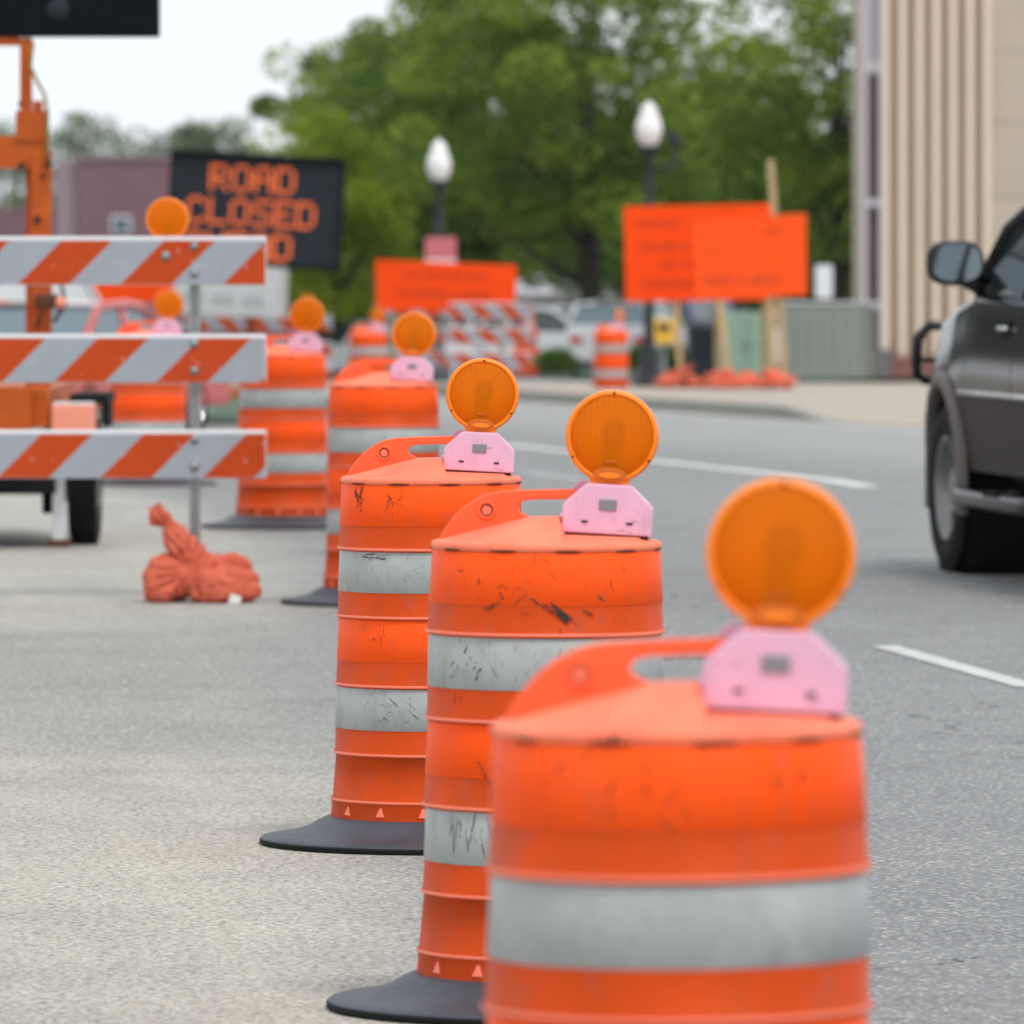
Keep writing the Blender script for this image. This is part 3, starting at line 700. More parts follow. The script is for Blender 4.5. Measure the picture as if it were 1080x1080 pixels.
bb = mb(M['steel'], True); bb.lathe([(0, .012), (.012, .011), (.022, .004), (.022, 0)], 12, (0, 0, 0), 'Y'); bb.build('mounting_bolt', b1, (sx(175), -.0158, H-(270-257)/sB))

# distant barricades
def far_barr(label, x1, d, width, hh, zr_, offs, lean=-1, rz=0, per=.42):
    o = barricade(label, width, offs, lean=lean, foot=True, holes=False, pmat='white_pl', zr=zr_, hh=hh, period=per, ph=max(zr_)+.08, group='distant striped barricades')
    o.location = on(x1, d); o.rotation_euler.z = R(rz); return o
fb1 = far_barr('distant barricade under the wide orange sign, left end nearest the amber light', 501, 124, 1.48, .24, (1.27, .91, .55), (0.05, .15, .22))
fb2 = far_barr('distant barricade right of the one under the wide orange sign', 560, 121, 1.20, .24, (1.25, .89, .53), (0.0, .1, .2), rz=6)
fb3 = far_barr('distant barricade seen below the white cabinet, behind the fifth drum light', 350, 118, 2.1, .22, (1.25, .88, .50), (0.1, .2, .3))
small_light(fb3, -.35, 1.36)

# ------------------------------------------------------------------ sandbags
def displaced(name, parts, voxel, fold=None, m=None):
    b = mb(m or M['sand'], True)
    for kind, args in parts:
        if kind == 'e':
            c, rad, rz = args
            bm = bmesh.new(); bmesh.ops.create_icosphere(bm, subdivisions=4, radius=1.0)
            q = Matrix.Rotation(rz, 3, 'Z')
            for v in bm.verts:
                k = v.co.copy()
                sg = lambda a, e: math.copysign(abs(a)**e, a)
                k = Vector((sg(k.x, .8), sg(k.y, .8), sg(k.z, .85)))
                v.co = q @ Vector((k.x*rad[0], k.y*rad[1], k.z*rad[2]))
            b.bm(bm, c)
        else:
            pts, rs = args; b.tube(pts, rs, 14)
    o = b.build('tmp_bag')
    md = o.modifiers.new('r', 'REMESH'); md.mode = 'VOXEL'; md.voxel_size = voxel
    sm = o.modifiers.new('s', 'SMOOTH'); sm.iterations = 3; sm.factor = 0.5
    bpy.context.view_layer.update()
    me = bpy.data.meshes.new_from_object(o.evaluated_get(bpy.context.evaluated_depsgraph_get()))
    bpy.data.objects.remove(o)
    if fold:
        ns = [v.normal.copy() for v in me.vertices]
        for v, n in zip(me.vertices, ns): v.co += n*fold(v.co)
    for v in me.vertices:
        if v.co.z < 0.0: v.co.z *= 0.1
    me.polygons.foreach_set('use_smooth', [True]*len(me.polygons)); me.name = name
    return me
KN = Vector((-.045, -.09, .145))
def fold(p):
    q = p-KN; ang = math.atan2(q.z, q.x); r = q.length
    a = 0
    if p.x < 0.02: a += .016*(abs(math.sin(ang*8+1.5*noise.noise(p*7)))-.5)*sstep(.01, .05, r)*sstep(.26, .12, r)
    a += .010*noise.noise(p*Vector((9, 9, 9)).x)+.006*noise.noise(p*21)
    if p.z > .17: a += .012*(abs(math.sin(math.atan2(p.y+.01, p.x+(p.z-.2)*.75+.03)*4+p.z*9+noise.noise(p*8)))-.5)*sstep(.17, .22, p.z)
    if p.x > .02: a += .013*(abs(math.sin((p.x*.7+p.z*1.5)*26+noise.noise(p*6)*2.5))-.5)*sstep(.07, .13, p.z)
    a += .006*noise.noise(p*48)
    return a
bagm = displaced('sandbag', [
    ('e', ((.10, -.05, .075), (.165, .12, .082), R(8))),
    ('e', ((-.135, .0, .10), (.105, .13, .105), R(-10))),
    ('e', ((-.01, .03, .125), (.15, .12, .075), R(0))),
    ('e', ((.13, .06, .11), (.12, .09, .09), R(0))),
    ('t', ([(.0, .0, .12), (-.035, 0, .17), (-.062, -.005, .225), (-.085, -.01, .27), (-.108, -.015, .31), (-.128, -.02, .342), (-.150, -.02, .362), (-.185, -.02, .385), (-.215, -.02, .385)], [.12, .095, .072, .056, .042, .022, .034, .050, .020])),
    ('e', ((.12, -.10, .05), (.16, .07, .055), R(6))),
    ('e', ((-.17, -.06, .06), (.07, .09, .065), R(0)))], .0062, fold)
bg = bpy.data.objects.new('sandbag', bagm); COL.objects.link(bg)
tb = lambda x, d: (x-CX)*d/F
bg.location = (tb(209, 36.45), 36.45, 0.0)
tag(bg, 'salmon orange sandbag with a twisted neck lying on the foot of the near barricade', 'sandbag', 'orange sandbags')
ps = mb(M['paper']); ps.hull([(0, 0, .002), (.05, .0, .002), (.055, .02, .03), (.01, .015, .045), (-.005, .03, .002), (.04, .04, .012)])
pp = G(241, 637); po = ps.build('paper_scrap', loc=pp); tag(po, 'scrap of pale crumpled paper on the road at the edge of the sandbag', 'litter')

# ------------------------------------------------------------------ near message board trailer (left)
td = 43.3; tp = on(0, td); sT = F/td
def tx(x): return (x-CX)/sT
def tz(y): return H-(y-YH)/sT
T = thing('message_board_trailer', 'orange message board trailer with tall mast, cut by the left edge of the photo', 'trailer', (tx(60), td, 0))
ox = tx(60)
def lx(x): return tx(x)-ox
p = mb(M['panel'], False); zb = tz(39)
p.prism([(lx(168)-2.6, zb), (lx(168), zb-.0), (lx(168), zb+1.5), (lx(168)-2.6, zb+1.5)], -.05, .10, bev=.01)
pn = p.build('display_panel', T, (0, -.0, 0))
ln = mb(M['panel2'], True); ln.lathe([(0, .012), (.05, .010), (.06, 0)], 24, (lx(62), -.052, tz(10)), 'Y'); ln.build('sensor_window', pn)
m_ = mb(M['tr_or'], False)
m_.box((lx(27.5), 0, (tz(40)+tz(150))/2), (.062, .062, tz(40)-tz(150)), bev=.004)
m_.box((lx(40), 0, (tz(105)+tz(140))/2-.02), (.05, .05, .20), bev=.004)
m_.box((lx(33), 0, tz(133)), (.155, .13, .16), bev=.006)
m_.box((lx(44), -.02, (tz(160)+tz(420))/2), (.105, .09, tz(160)-tz(420)), bev=.006)
m_.box((lx(33), .05, (tz(170)+tz(420))/2), (.06, .06, tz(170)-tz(420)), bev=.004)
m_.box((lx(52)-1.1, -.01, (tz(143)+tz(178))/2), (2.2, .085, tz(143)-tz(178)), bev=.006)
m_.box((lx(20)-.5, .02, tz(42)), (1.0, .10, .06), bev=.004)
m_.use(M['dark'], False)
for (bx, by, w_) in ((46, 186, .02), (24, 176, .03), (40, 232, .03), (22, 110, .02), (52, 172, .03)):
    m_.box((lx(bx), -.07, tz(by)), (w_, .02, w_*1.3), bev=.002)
m_.build('mast', T)
f_ = mb(M['tr_or'], False)
f_.box((lx(58)-1.0, .7, tz(428)), (2.0, 2.6, .20), bev=.01)
f_.box((lx(30)-.9, -.62, tz(440)), (1.9, .10, .34), bev=.01)
f_.use(M['black'], False); f_.box((lx(62)-1.0, .5, tz(508)), (2.0, 1.9, .10), bev=.01)
f_.box((lx(58)-1.0, .3, tz(516)), (2.0, .07, .07), bev=.01)
f_.build('chassis', T)
w_ = thing('x', '', '')
bpy.data.objects.remove(w_)
def wheel(parent, x, y, z, rad, wid, tyre_m, rim_m, axis='X', name='wheel', side=-1):
    e = bpy.data.objects.new(name, None); COL.objects.link(e); e.parent = parent; e.location = (x, y, z); e.empty_display_size = .1
    t_ = mb(tyre_m, True)
    prof = [(rad*.60, -wid/2*.8), (rad*.72, -wid/2*1.0), (rad*.90, -wid/2*1.0), (rad*.98, -wid/2*.82)]
    for k in range(4):
        a = -wid/2*.72+wid*.72*k/3.0
        prof += [(rad, a-.012), (rad, a+.012), (rad*.978, a+.014), (rad*.978, a+.03)] if k < 3 else [(rad, a-.012), (rad, a+.012)]
    prof += [(rad*.98, wid/2*.82), (rad*.90, wid/2), (rad*.72, wid/2), (rad*.60, wid/2*.8)]
    t_.lathe(prof, 56, axis=axis); t_.build('tyre', e)
    r_ = mb(rim_m, True)
    s_ = side
    r_.lathe([(rad*.62, s_*wid*.46), (rad*.60, s_*wid*.47), (rad*.57, s_*wid*.40), (rad*.53, s_*wid*.22), (rad*.50, s_*wid*.16), (rad*.28, s_*wid*.24), (rad*.2, s_*wid*.34), (0, s_*wid*.36)], 40, axis=axis)
    r_.lathe([(rad*.61, -wid*.46), (rad*.61, wid*.46)], 40, axis=axis)
    r_.use(M['dark'], False)
    for k in range(6):
        a = 2*PI*k/6; cx_, cy_ = rad*.40*math.cos(a), rad*.40*math.sin(a)
        c_ = (s_*wid*.215, cx_, cy_) if axis == 'X' else (cx_, -s_*wid*.215, cy_)
        r_.box(c_, (.03, rad*.13, rad*.16) if axis == 'X' else (rad*.13, .03, rad*.16), bev=.005)
    r_.build('rim', e); return e
wheel(T, lx(88), .15, .325, .325, .155, M['black'], M['chrome'])
fe = mb(M['black'], False); fe.box((lx(96), .15, tz(420)), (.20, .78, .05), bev=.01); fe.box((lx(113), .12, tz(432)), (.03, .5, .18), bev=.01); fe.box((lx(60), .48, .36), (.05, .05, .30), bev=.005); fe.box((lx(49), .15, .28), (.06, .06, .24), bev=.01)
fe.build('fender', T)
j = mb(M['white_pl'], False); j.box((lx(64.5), -.25, (tz(505)+tz(572))/2), (.062, .055, tz(480)-tz(566)), bev=.005); j.build('jack_leg', T)
cbl = mb(M['bluegrey'], True); cbl.tube([(lx(36), -.08, tz(44)), (lx(33), -.085, tz(70)), (lx(40), -.09, tz(86)), (lx(48), -.09, tz(100)), (lx(51), -.085, tz(120)), (lx(51), -.085, tz(150)), (lx(50), -.09, tz(172))], .009, 8); cbl.build('cable', T)
wn = mb(M['wood_b'], True)
for k in range(5): wn.torus((lx(50), -.10, tz(322)+.012*k), .05+.004*(k % 2), .012, 'Z')
wn.tube([(lx(40), -.10, tz(345)), (lx(47), -.14, tz(325)), (lx(60), -.13, tz(312)), (lx(66), -.10, tz(330))], .012, 8)
wn.tube([(lx(66), -.10, tz(300)), (lx(70), -.12, tz(320)), (lx(58), -.12, tz(340))], .010, 8)
wn.use(M['salmon'], True); wn.lathe([(0, .02), (.025, .015), (.03, 0)], 14, (lx(66), -.16, tz(319)), 'Y')
wn.build('winch', T)
bl = mb(M['wood_b'], False); bl.box((0, 0, .02), (.115, .14, .04), bev=.004); blo = bl.build('wood_block', loc=(tx(64.5), td-.25, 0)); tag(blo, 'small brown wood block under the white trailer jack leg', 'block')
cr = mb(M['salmon'], False); cr.box((0, 0, .075), (.225, .16, .15), bev=.012); cr.use(M['white_pl'], False); cr.box((0, 0, .155), (.21, .15, .012), bev=.003)
cro = cr.build('plastic_crate', loc=(tx(83), td-.50, tz(455))); tag(cro, 'pale salmon crate with a white lid strapped to the trailer, between the lower rails', 'crate')

# ------------------------------------------------------------------ distant road closed sign
PD = 115.0; sP = F/PD
C = W(256.5, 222, PD)
S = thing('variable_message_sign', 'black message sign reading ROAD CLOSED AHEAD in amber dots', 'message sign', (C.x, PD, zg(C.x, PD)), R(-9))
S.rotation_euler.y = R(3.2)
zc = C.z-zg(C.x, PD); wP = 2.44; hP = 1.52
q = mb(M['panel'], False); q.box((0, .06, zc), (wP, .14, hP), bev=.01); q.box((0.0, -.03, zc+hP/2+.0), (wP, .16, .05), bev=.008)
q.use(M['panel2'], False); q.box((0, -.013, zc), (wP-.10, .012, hP-.09), bev=.002)
face = q.build('display_panel', S)
FONT = {'R': '11110 10001 10001 11110 10100 10010 10001', 'O': '01110 10001 10001 10001 10001 10001 01110', 'A': '01110 10001 10001 11111 10001 10001 10001',
        'D': '11110 10001 10001 10001 10001 10001 11110', 'C': '01110 10001 10000 10000 10000 10001 01110', 'L': '10000 10000 10000 10000 10000 10000 11111',
        'S': '01111 10000 10000 01110 00001 00001 11110', 'E': '11111 10000 10000 11110 10000 10000 11111', 'H': '10001 10001 10001 11111 10001 10001 10001'}
pit = .0545; lw = pit*5+.036
x0s = (195-268)/sP+.02
for row, (word, start) in enumerate((('ROAD', 1), ('CLOSED', 0), ('AHEAD', 0))):
    zt = zc+.650-row*.462
    for i, chh in enumerate(word):
        L_ = mb(M['led'], False)
        rows = FONT[chh].split()
        for a_ in range(7):
            for b_ in range(5):
                if rows[a_][b_] == '1': L_.box((b_*pit, 0, -a_*pit*.96), (pit*.84, .008, pit*.82), bev=.006)
        L_.build('letter', face, (x0s+(start+i)*lw, -.024, zt-.06))
cab = mb(M['box_w'], False)
cx0, cx1 = (196-268)/sP, (308-268)/sP; czt = H-(281-YH)/sP-zg(C.x, PD); czb = H-(333-YH)/sP-zg(C.x, PD)
cab.box(((cx0+cx1)/2, -.35, (czt+czb)/2), (cx1-cx0, .7, czt-czb), bev=.02)
cb = cab.build('equipment_cabinet', S)
lv = mb(M['box_g'], False)
for k in range(3): lv.box((cx0+.28+k*.42, -.704, czb+.22), (.30, .012, .16), bev=.004)
lv.build('louvre', cb)
ms = mb(M['tr_or'], False); ms.box((0, .15, zc/2+.2), (.12, .12, zc), bev=.01); ms.box((0, -.1, .42), (1.5, 2.2, .10), bev=.01); ms.build('mast', S)
for sxx in (-1, 1): wheel(S, sxx*.85, .1, .33, .33, .18, M['black'], M['chrome'], side=sxx)

# ------------------------------------------------------------------ flat orange signs
def sign_on_posts(label, corners, d, posts, rows, face='signo', post_m='wood', name='construction_sign', group=None, thick=.02, skid=True, rz=0):
    """corners are given as photo pixels (tl, tr, br, bl) at distance d"""
    cxp = sum(c[0] for c in corners)/4
    base = on(cxp, d); s_ = F/d
    t = thing(name, label, 'road sign', base, 0, group)
    def P(x, y, dy=0): return ((x-cxp)/s_, dy, H-(y-YH)/s_-base.z)
    q = mb(M[face], False)
    poly = [P(*c) for c in corners]; poly = [(v[0], v[2]) for v in poly][::-1]
    q.prism(poly, -thick, 0, bev=.004); pn = q.build('sign_panel', t)
    for (x, y, size, txt, ang) in rows:
        me = text_mesh(txt, size, M['signtext'], .001)
        o = bpy.data.objects.new('lettering', me); COL.objects.link(o); o.parent = pn
        v = P(x, y); o.location = (v[0], -thick-.003, v[2]); o.rotation_euler.y = R(ang)
    for (xa, ya, xb, yb, m, dy) in posts:
        a_ = Vector(P(xa, ya, dy)); b_ = Vector(P(xb, yb, dy)); b_.z = min(b_.z, .3); 
        k = (a_.z-.0)/(a_.z-b_.z); b_ = a_+(b_-a_)*k
        w = mb(M[m], False); dv = (a_-b_); L2 = dv.length
        w.box((0, 0, L2/2), (.085, .045, L2), bev=.004)
        o = w.build('post', t, b_); o.rotation_euler.y = math.atan2(dv.x, dv.z)
    return t
s1 = sign_on_posts('wide orange sign with two lines of text above the distant striped barricades', [(396, 274), (545, 280), (543, 329), (397, 327)], 122,
    [(415, 320, 415, 390, 'wood_d', .03), (528, 322, 530, 390, 'wood_d', .03)],
    [(470, 291, .135, 'NO THROUGH WAY', 2), (468, 311, .145, 'TO TRAFFIC 3 AHEAD', 2)], group='orange construction signs')
s2 = sign_on_posts('large orange sign with four lines of text, behind and left of the other', [(658, 218), (815, 215), (815, 316), (660, 318)], 119.4,
    [(712, 300, 718, 388, 'wood', .03), (756, 300, 757, 388, 'wood_d', .05), (806, 300, 807, 388, 'wood_d', .04)],
    [(694, 236, .15, 'DETOUR', 0), (702, 261, .16, 'ROUTE 14', 0), (716, 280, .14, 'LEFT ON', 0), (706, 300, .15, 'BUSINESSES', 0)], group='orange construction signs')
s3 = sign_on_posts('orange sign leaning on timber posts in front, overlapping the larger sign', [(730, 233), (850, 225), (851, 311), (733, 316)], 117.4,
    [(757, 300, 769, 396, 'wood', .03), (813, 168, 827, 392, 'wood', .08), (812, 300, 816, 392, 'wood', .03)],
    [(817, 244, .10, 'EXIT', -2), (757, 296, .13, 'PARKS', -2), (800, 296, .13, 'N  OFFICE', -2)], face='signo2', group='orange construction signs')
s4 = sign_on_posts('orange sign panel behind the top rail of the near barricade above the red car', [(98, 268), (217, 268), (217, 320), (98, 318)], 128,
    [(110, 300, 110, 380, 'wood_d', .03), (205, 300, 205, 380, 'wood_d', .03)], [(157, 290, .14, 'ROAD WORK', 0)], group='orange construction signs')

# sandbags piled on the sign skids: each one its own thing
def fold2(p): return .02*noise.noise(p*9)+.008*noise.noise(p*25)
bag2 = displaced('sandbag', [('e', ((0, 0, .09), (.27, .17, .10), 0)), ('t', ([(.22, 0, .12), (.32, 0, .17), (.38, .01, .15)], [.07, .035, .05]))], .016, fold2, M['sand2'])
base_s = on(765, 117).z+.15
spots = [(705, 118, 0, .0, 'at the far left of the row below the orange signs'), (722, 118.5, 50, 0, 'second from the left below the orange signs'), (713, 118.3, 20, .17, 'resting on the two leftmost bags below the orange signs'),
         (738, 117.5, 100, 0, 'third from the left below the orange signs'), (757, 117, 10, 0, 'at the foot of the leaning pale post'), (763, 117.2, 150, .17, 'on top of the bag at the foot of the leaning pale post'),
         (778, 117, -10, 0, 'in the middle of the row right of the leaning pale post'), (798, 117, 5, 0, 'fourth from the right below the orange signs'), (790, 117.1, 60, .16, 'topmost between the two front posts'),
         (815, 116.8, 30, 0, 'third from the right, at the right front post'), (826, 117, 80, 0, 'at the right end of the row below the orange signs'), (817, 117.1, 0, .17, 'on top at the right front post')]
for (x, d, rz, dz, lab) in spots:
    o = bpy.data.objects.new('sandbag', bag2); COL.objects.link(o); p_ = on(x, d)
    o.location = (p_.x, d, base_s+dz*.62); o.rotation_euler.z = R(rz); k_s = random.uniform(.6, .85); o.scale = (k_s, k_s, k_s*random.uniform(.9, 1.3)); o.rotation_euler = (R(random.uniform(-14, 14)), R(random.uniform(-22, 22)), R(rz+random.uniform(-25, 25)))
    tag(o, 'orange sandbag '+lab, 'sandbag', 'orange sandbags')

# ------------------------------------------------------------------ street lamps
def lamp(label, x, ytop, d, off=.15):
    b_ = on(x, d, off); h = H-(ytop-YH)*d/F-b_.z
    t = thing('street_lamp', label, 'street lamp', b_, 0, 'acorn street lamps')
    p = mb(M['lampiron'], True)
    gh = .66
    p.lathe([(.24, 0), (.24, .05), (.20, .10), (.17, .20), (.13, .34), (.10, .50), (.085, .62), (.075, .9), (.062, h-gh-.5), (.055, h-gh-.16), (.09, h-gh-.13), (.11, h-gh-.04), (.15, h-gh+.01), (.15, h-gh+.03), (0, h-gh+.03)], 20)
    p.build('lamp_pole', t)
    g_ = mb(M['globe'], True); z0 = h-gh; KX = .80
    g_.lathe([(r_*KX, z_) for r_, z_ in [(.13, z0+.02), (.19, z0+.10), (.232, z0+.21), (.238, z0+.30), (.21, z0+.40), (.165, z0+.47), (.15, z0+.51), (.155, z0+.545), (.11, z0+.61), (.05, z0+.645), (.022, z0+.665), (.018, z0+.69), (0, z0+.70)]], 28)
    g_.build('globe', t); return t, h
lampA, hA = lamp('dark acorn street lamp with black device on an arm, beside the large orange signs', 684.5, 108, 121)
ar = mb(M['lampiron'], True); ar.tube([(.05, 0, hA-.95), (.38, -.02, hA-.93), (.40, -.02, hA-.78)], .03, 8); ar.box((.37, -.02, hA-.86), (.07, .05, .22))
ar.use(M['lampiron'], False); ar.prism([(.22, hA-.50), (.30, hA-.40), (.42, hA-.50), (.50, hA-.56), (.46, hA-.63), (.34, hA-.66), (.30, hA-.60)], -.09, .06, bev=.01); ar.tube([(.38, -.02, hA-.78), (.38, -.02, hA-.62)], .022, 8)
ar.build('bracket_device', lampA)
lampB, hB = lamp('dark acorn street lamp standing behind the wide orange sign and small red sign', 463, 148, 131)
rs = mb(M['redsign'], False); rs.box((0, 0, .06), (.46, .02, .32), bev=.006); rs.use(M['white_pl'], False); rs.box((0, -.0005, -.17), (.46, .02, .14), bev=.004)
rso = rs.build('small_sign', loc=(W(465, 266, 123).x, 122.6, W(465, 266, 123).z))
tag(rso, 'small red and white sign just above the wide orange sign', 'sign')
pst = mb(M['steel'], False); pst.box((0, .03, -.85), (.05, .03, 1.9), bev=.003); pst.build('post', rso)

# ------------------------------------------------------------------ pickup-type SUV on the right
SU = thing('suv', 'dark four wheel drive car with taupe lower panels driving away at the right edge', 'car', (0, 0, 0), 0)
hd = R(8.5); fw = Vector((-math.sin(hd), math.cos(hd), 0)); lf = Vector((-math.cos(hd), -math.sin(hd), 0))
fwheel = on(994, 39.75)
SW = 0.90     # half width to the tyre's outer face
# local frame: +Y forward, -X is the car's left; origin under the middle of the front axle
SU.location = fwheel-lf*SW; SU.rotation_euler.z = hd
WR = .402
for (sx_, yy) in ((-1, 0), (1, 0), (-1, -2.72), (1, -2.72)):
    wheel(SU, sx_*(SW-.135), yy, WR, WR, .265, M['black'], M['rimdull'], side=sx_)
def interp(tab, u):
    for (a_, b_), (c_, d_) in zip(tab, tab[1:]):
        if u <= c_:
            t_ = (u-a_)/(c_-a_); t_ = max(0, min(1, t_)); return b_+(d_-b_)*t_
    return tab[-1][1]
top_t = [(-3.72, 1.18), (-3.6, 1.24), (-2.4, 1.26), (-.72, 1.285), (-.5, 1.27), (0, 1.20), (.5, 1.11), (.78, 1.02), (.90, .90)]
halfw = [(-3.72, .80), (-3.5, .87), (-2.8, .905), (-.2, .905), (.3, .88), (.65, .82), (.9, .70)]
def arch(u):
    z = .50
    for c_ in (0, -2.72):
        dx = abs(u-c_); Ra = .50
        if dx < Ra: z = max(z, WR-.02+math.sqrt(Ra*Ra-dx*dx)*1.02)
    return z
us = [-3.72+.04*i for i in range(int(4.62/.04)+1)]
def vprof(z, hw, zt):
    t_ = (z-.5)/(zt-.5)
    return hw*(0.975+.035*math.sin(PI*min(1, max(0, t_))*.9)-.055*max(0, t_-.55)**1.2)
def skin(lo_f, hi_f, m, name, off=0.0, n=10, top=False):
    b_ = mb(m, True)
    for s_ in (-1, 1):
        vs = []
        for u in us:
            zt = interp(top_t, u); hw = interp(halfw, u)
            a_ = max(lo_f(u), 0); c_ = hi_f(u, zt)
            for k in range(n+1):
                z = a_+(max(c_, a_+.001)-a_)*k/n
                vs.append((s_*(vprof(z, hw, zt)+off), u, z))
        N1 = n+1
        b_.add(vs, [[i*N1+k, (i+1)*N1+k, (i+1)*N1+k+1, i*N1+k+1] if s_ > 0 else [i*N1+k+1, (i+1)*N1+k+1, (i+1)*N1+k, i*N1+k] for i in range(len(us)-1) for k in range(n)])
    if top:
        vs = []; K = 16
        for u in us:
            zt = interp(top_t, u); hw = interp(halfw, u); e0 = vprof(zt, hw, zt)
            for k in range(K+1):
                a_ = PI*k/K; c_ = math.cos(a_)
                x_ = e0*math.copysign(abs(c_)**.45, c_); z_ = zt+.075*(math.sin(a_)**.55)
                vs.append((-x_, u, z_))
        b_.add(vs, [[i*(K+1)+k, (i+1)*(K+1)+k, (i+1)*(K+1)+k+1, i*(K+1)+k+1][::-1] for i in range(len(us)-1) for k in range(K)])
        for u in (us[0], us[-1]):
            zt = interp(top_t, u); hw = interp(halfw, u)
            b_.add([(-vprof(zt, hw, zt), u, .42), (vprof(zt, hw, zt), u, .42), (vprof(zt, hw, zt), u, zt+.03), (-vprof(zt, hw, zt), u, zt+.03)], [[0, 1, 2, 3]], False)
        b_.use(M['dark'], False); b_.box((0, -1.4, .52), (1.3, 4.3, .16)); b_.use(m, True)
    return b_.build(name, SU)
body = skin(lambda u: max(arch(u), .86), lambda u, zt: zt, M['suvpaint'], 'body', top=True)
skin(lambda u: arch(u), lambda u, zt: .86, M['suvclad'], 'lower_panel', n=6)
for s_ in (-1, 1):
    mo = mb(M['chrome'], True)
    pts = [(s_*(vprof(.86, interp(halfw, u), interp(top_t, u))+.006), u, .865) for u in [-3.1, -2.7, -2.2, -1.5, -.9, -.48]]
    mo.tube([p_ for p_ in pts if abs(p_[1]+2.72) > .5], .014, 8)
    mo.build('side_moulding', SU)
for s_ in (-1, 1):
    for c_ in (0, -2.72):
        fl = mb(M['flare'], True); vs = []; n = 24
        for i in range(n+1):
            a_ = PI*i/n; a_ = -.16+a_*(PI+.32)/PI
            for (rr, oo) in ((.50, -.02), (.495, .030), (.525, .038), (.565, .026), (.575, -.01)):
                u = c_+rr*math.cos(a_); z = WR-.02+rr*1.02*math.sin(a_)
                vs.append((s_*(interp(halfw, min(.88, u))*1.0+oo), u, z))
        fl.add(vs, [[i*5+k, (i+1)*5+k, (i+1)*5+k+1, i*5+k+1] for i in range(n) for k in range(4)])
        fl.build('fender_flare', SU)
# greenhouse
gh_ = mb(M['suvpaint'], True)
secs = [(-.62, 1.29, 1.30, .80, .80), (-1.45, 1.29, 1.70, .80, .66), (-1.60, 1.28, 1.745, .80, .65), (-2.6, 1.27, 1.765, .80, .65), (-3.35, 1.26, 1.73, .79, .64), (-3.66, 1.25, 1.27, .76, .76)]
roof = mb(M['suvpaint'], True)
vs = []
for (u, z0, z1, w0, w1) in secs[1:5]:
    for k in range(9):
        t_ = -1+2*k/8; vs.append((w1*1.02*t_, u, z1+.045*(1-t_**4)))
roof.add(vs, [[i*9+k, i*9+k+1, (i+1)*9+k+1, (i+1)*9+k] for i in range(3) for k in range(8)])
for s_ in (-1, 1):
    roof.tube([(s_*.845, -.60, 1.285), (s_*.835, -.80, 1.47), (s_*.80, -1.05, 1.64), (s_*.73, -1.40, 1.765), (s_*.66, -1.7, 1.785), (s_*.65, -2.6, 1.785), (s_*.645, -3.35, 1.75), (s_*.76, -3.68, 1.28)], [.03, .028, .028, .03, .03, .03, .03, .03], 8)
    roof.tube([(s_*.83, -1.56, 1.28), (s_*.66, -1.66, 1.76)], .032, 8); roof.tube([(s_*.82, -2.6, 1.28), (s_*.65, -2.62, 1.77)], .032, 8)
    roof.tube([(s_*.845, -.58, 1.285), (s_*.85, -1.6, 1.275), (s_*.83, -3.6, 1.265)], .018, 6)
roof.build('roof', SU)
gl = mb(M['glass'], False)
for s_ in (-1, 1):
    gl.add([(s_*.83, -.66, 1.28), (s_*.835, -1.56, 1.27), (s_*.655, -1.65, 1.77), (s_*.72, -1.40, 1.75), (s_*.80, -1.0, 1.61), (s_*.833, -.80, 1.46)], [[0, 1, 2, 3, 4, 5]])
    gl.add([(s_*.835, -1.57, 1.27), (s_*.82, -2.6, 1.265), (s_*.65, -2.6, 1.77), (s_*.655, -1.67, 1.75)], [[0, 1, 2, 3]])
    gl.add([(s_*.82, -2.62, 1.265), (s_*.76, -3.62, 1.26), (s_*.64, -3.33, 1.73), (s_*.65, -2.64, 1.77)], [[0, 1, 2, 3]])
gl.add([(-.80, -.62, 1.30), (.80, -.62, 1.30), (.66, -1.46, 1.71), (-.66, -1.46, 1.71)], [[0, 1, 2, 3]])
gl.add([(-.75, -3.66, 1.27), (.75, -3.66, 1.27), (.63, -3.36, 1.72), (-.63, -3.36, 1.72)], [[0, 1, 2, 3]])
gl.build('window', SU)
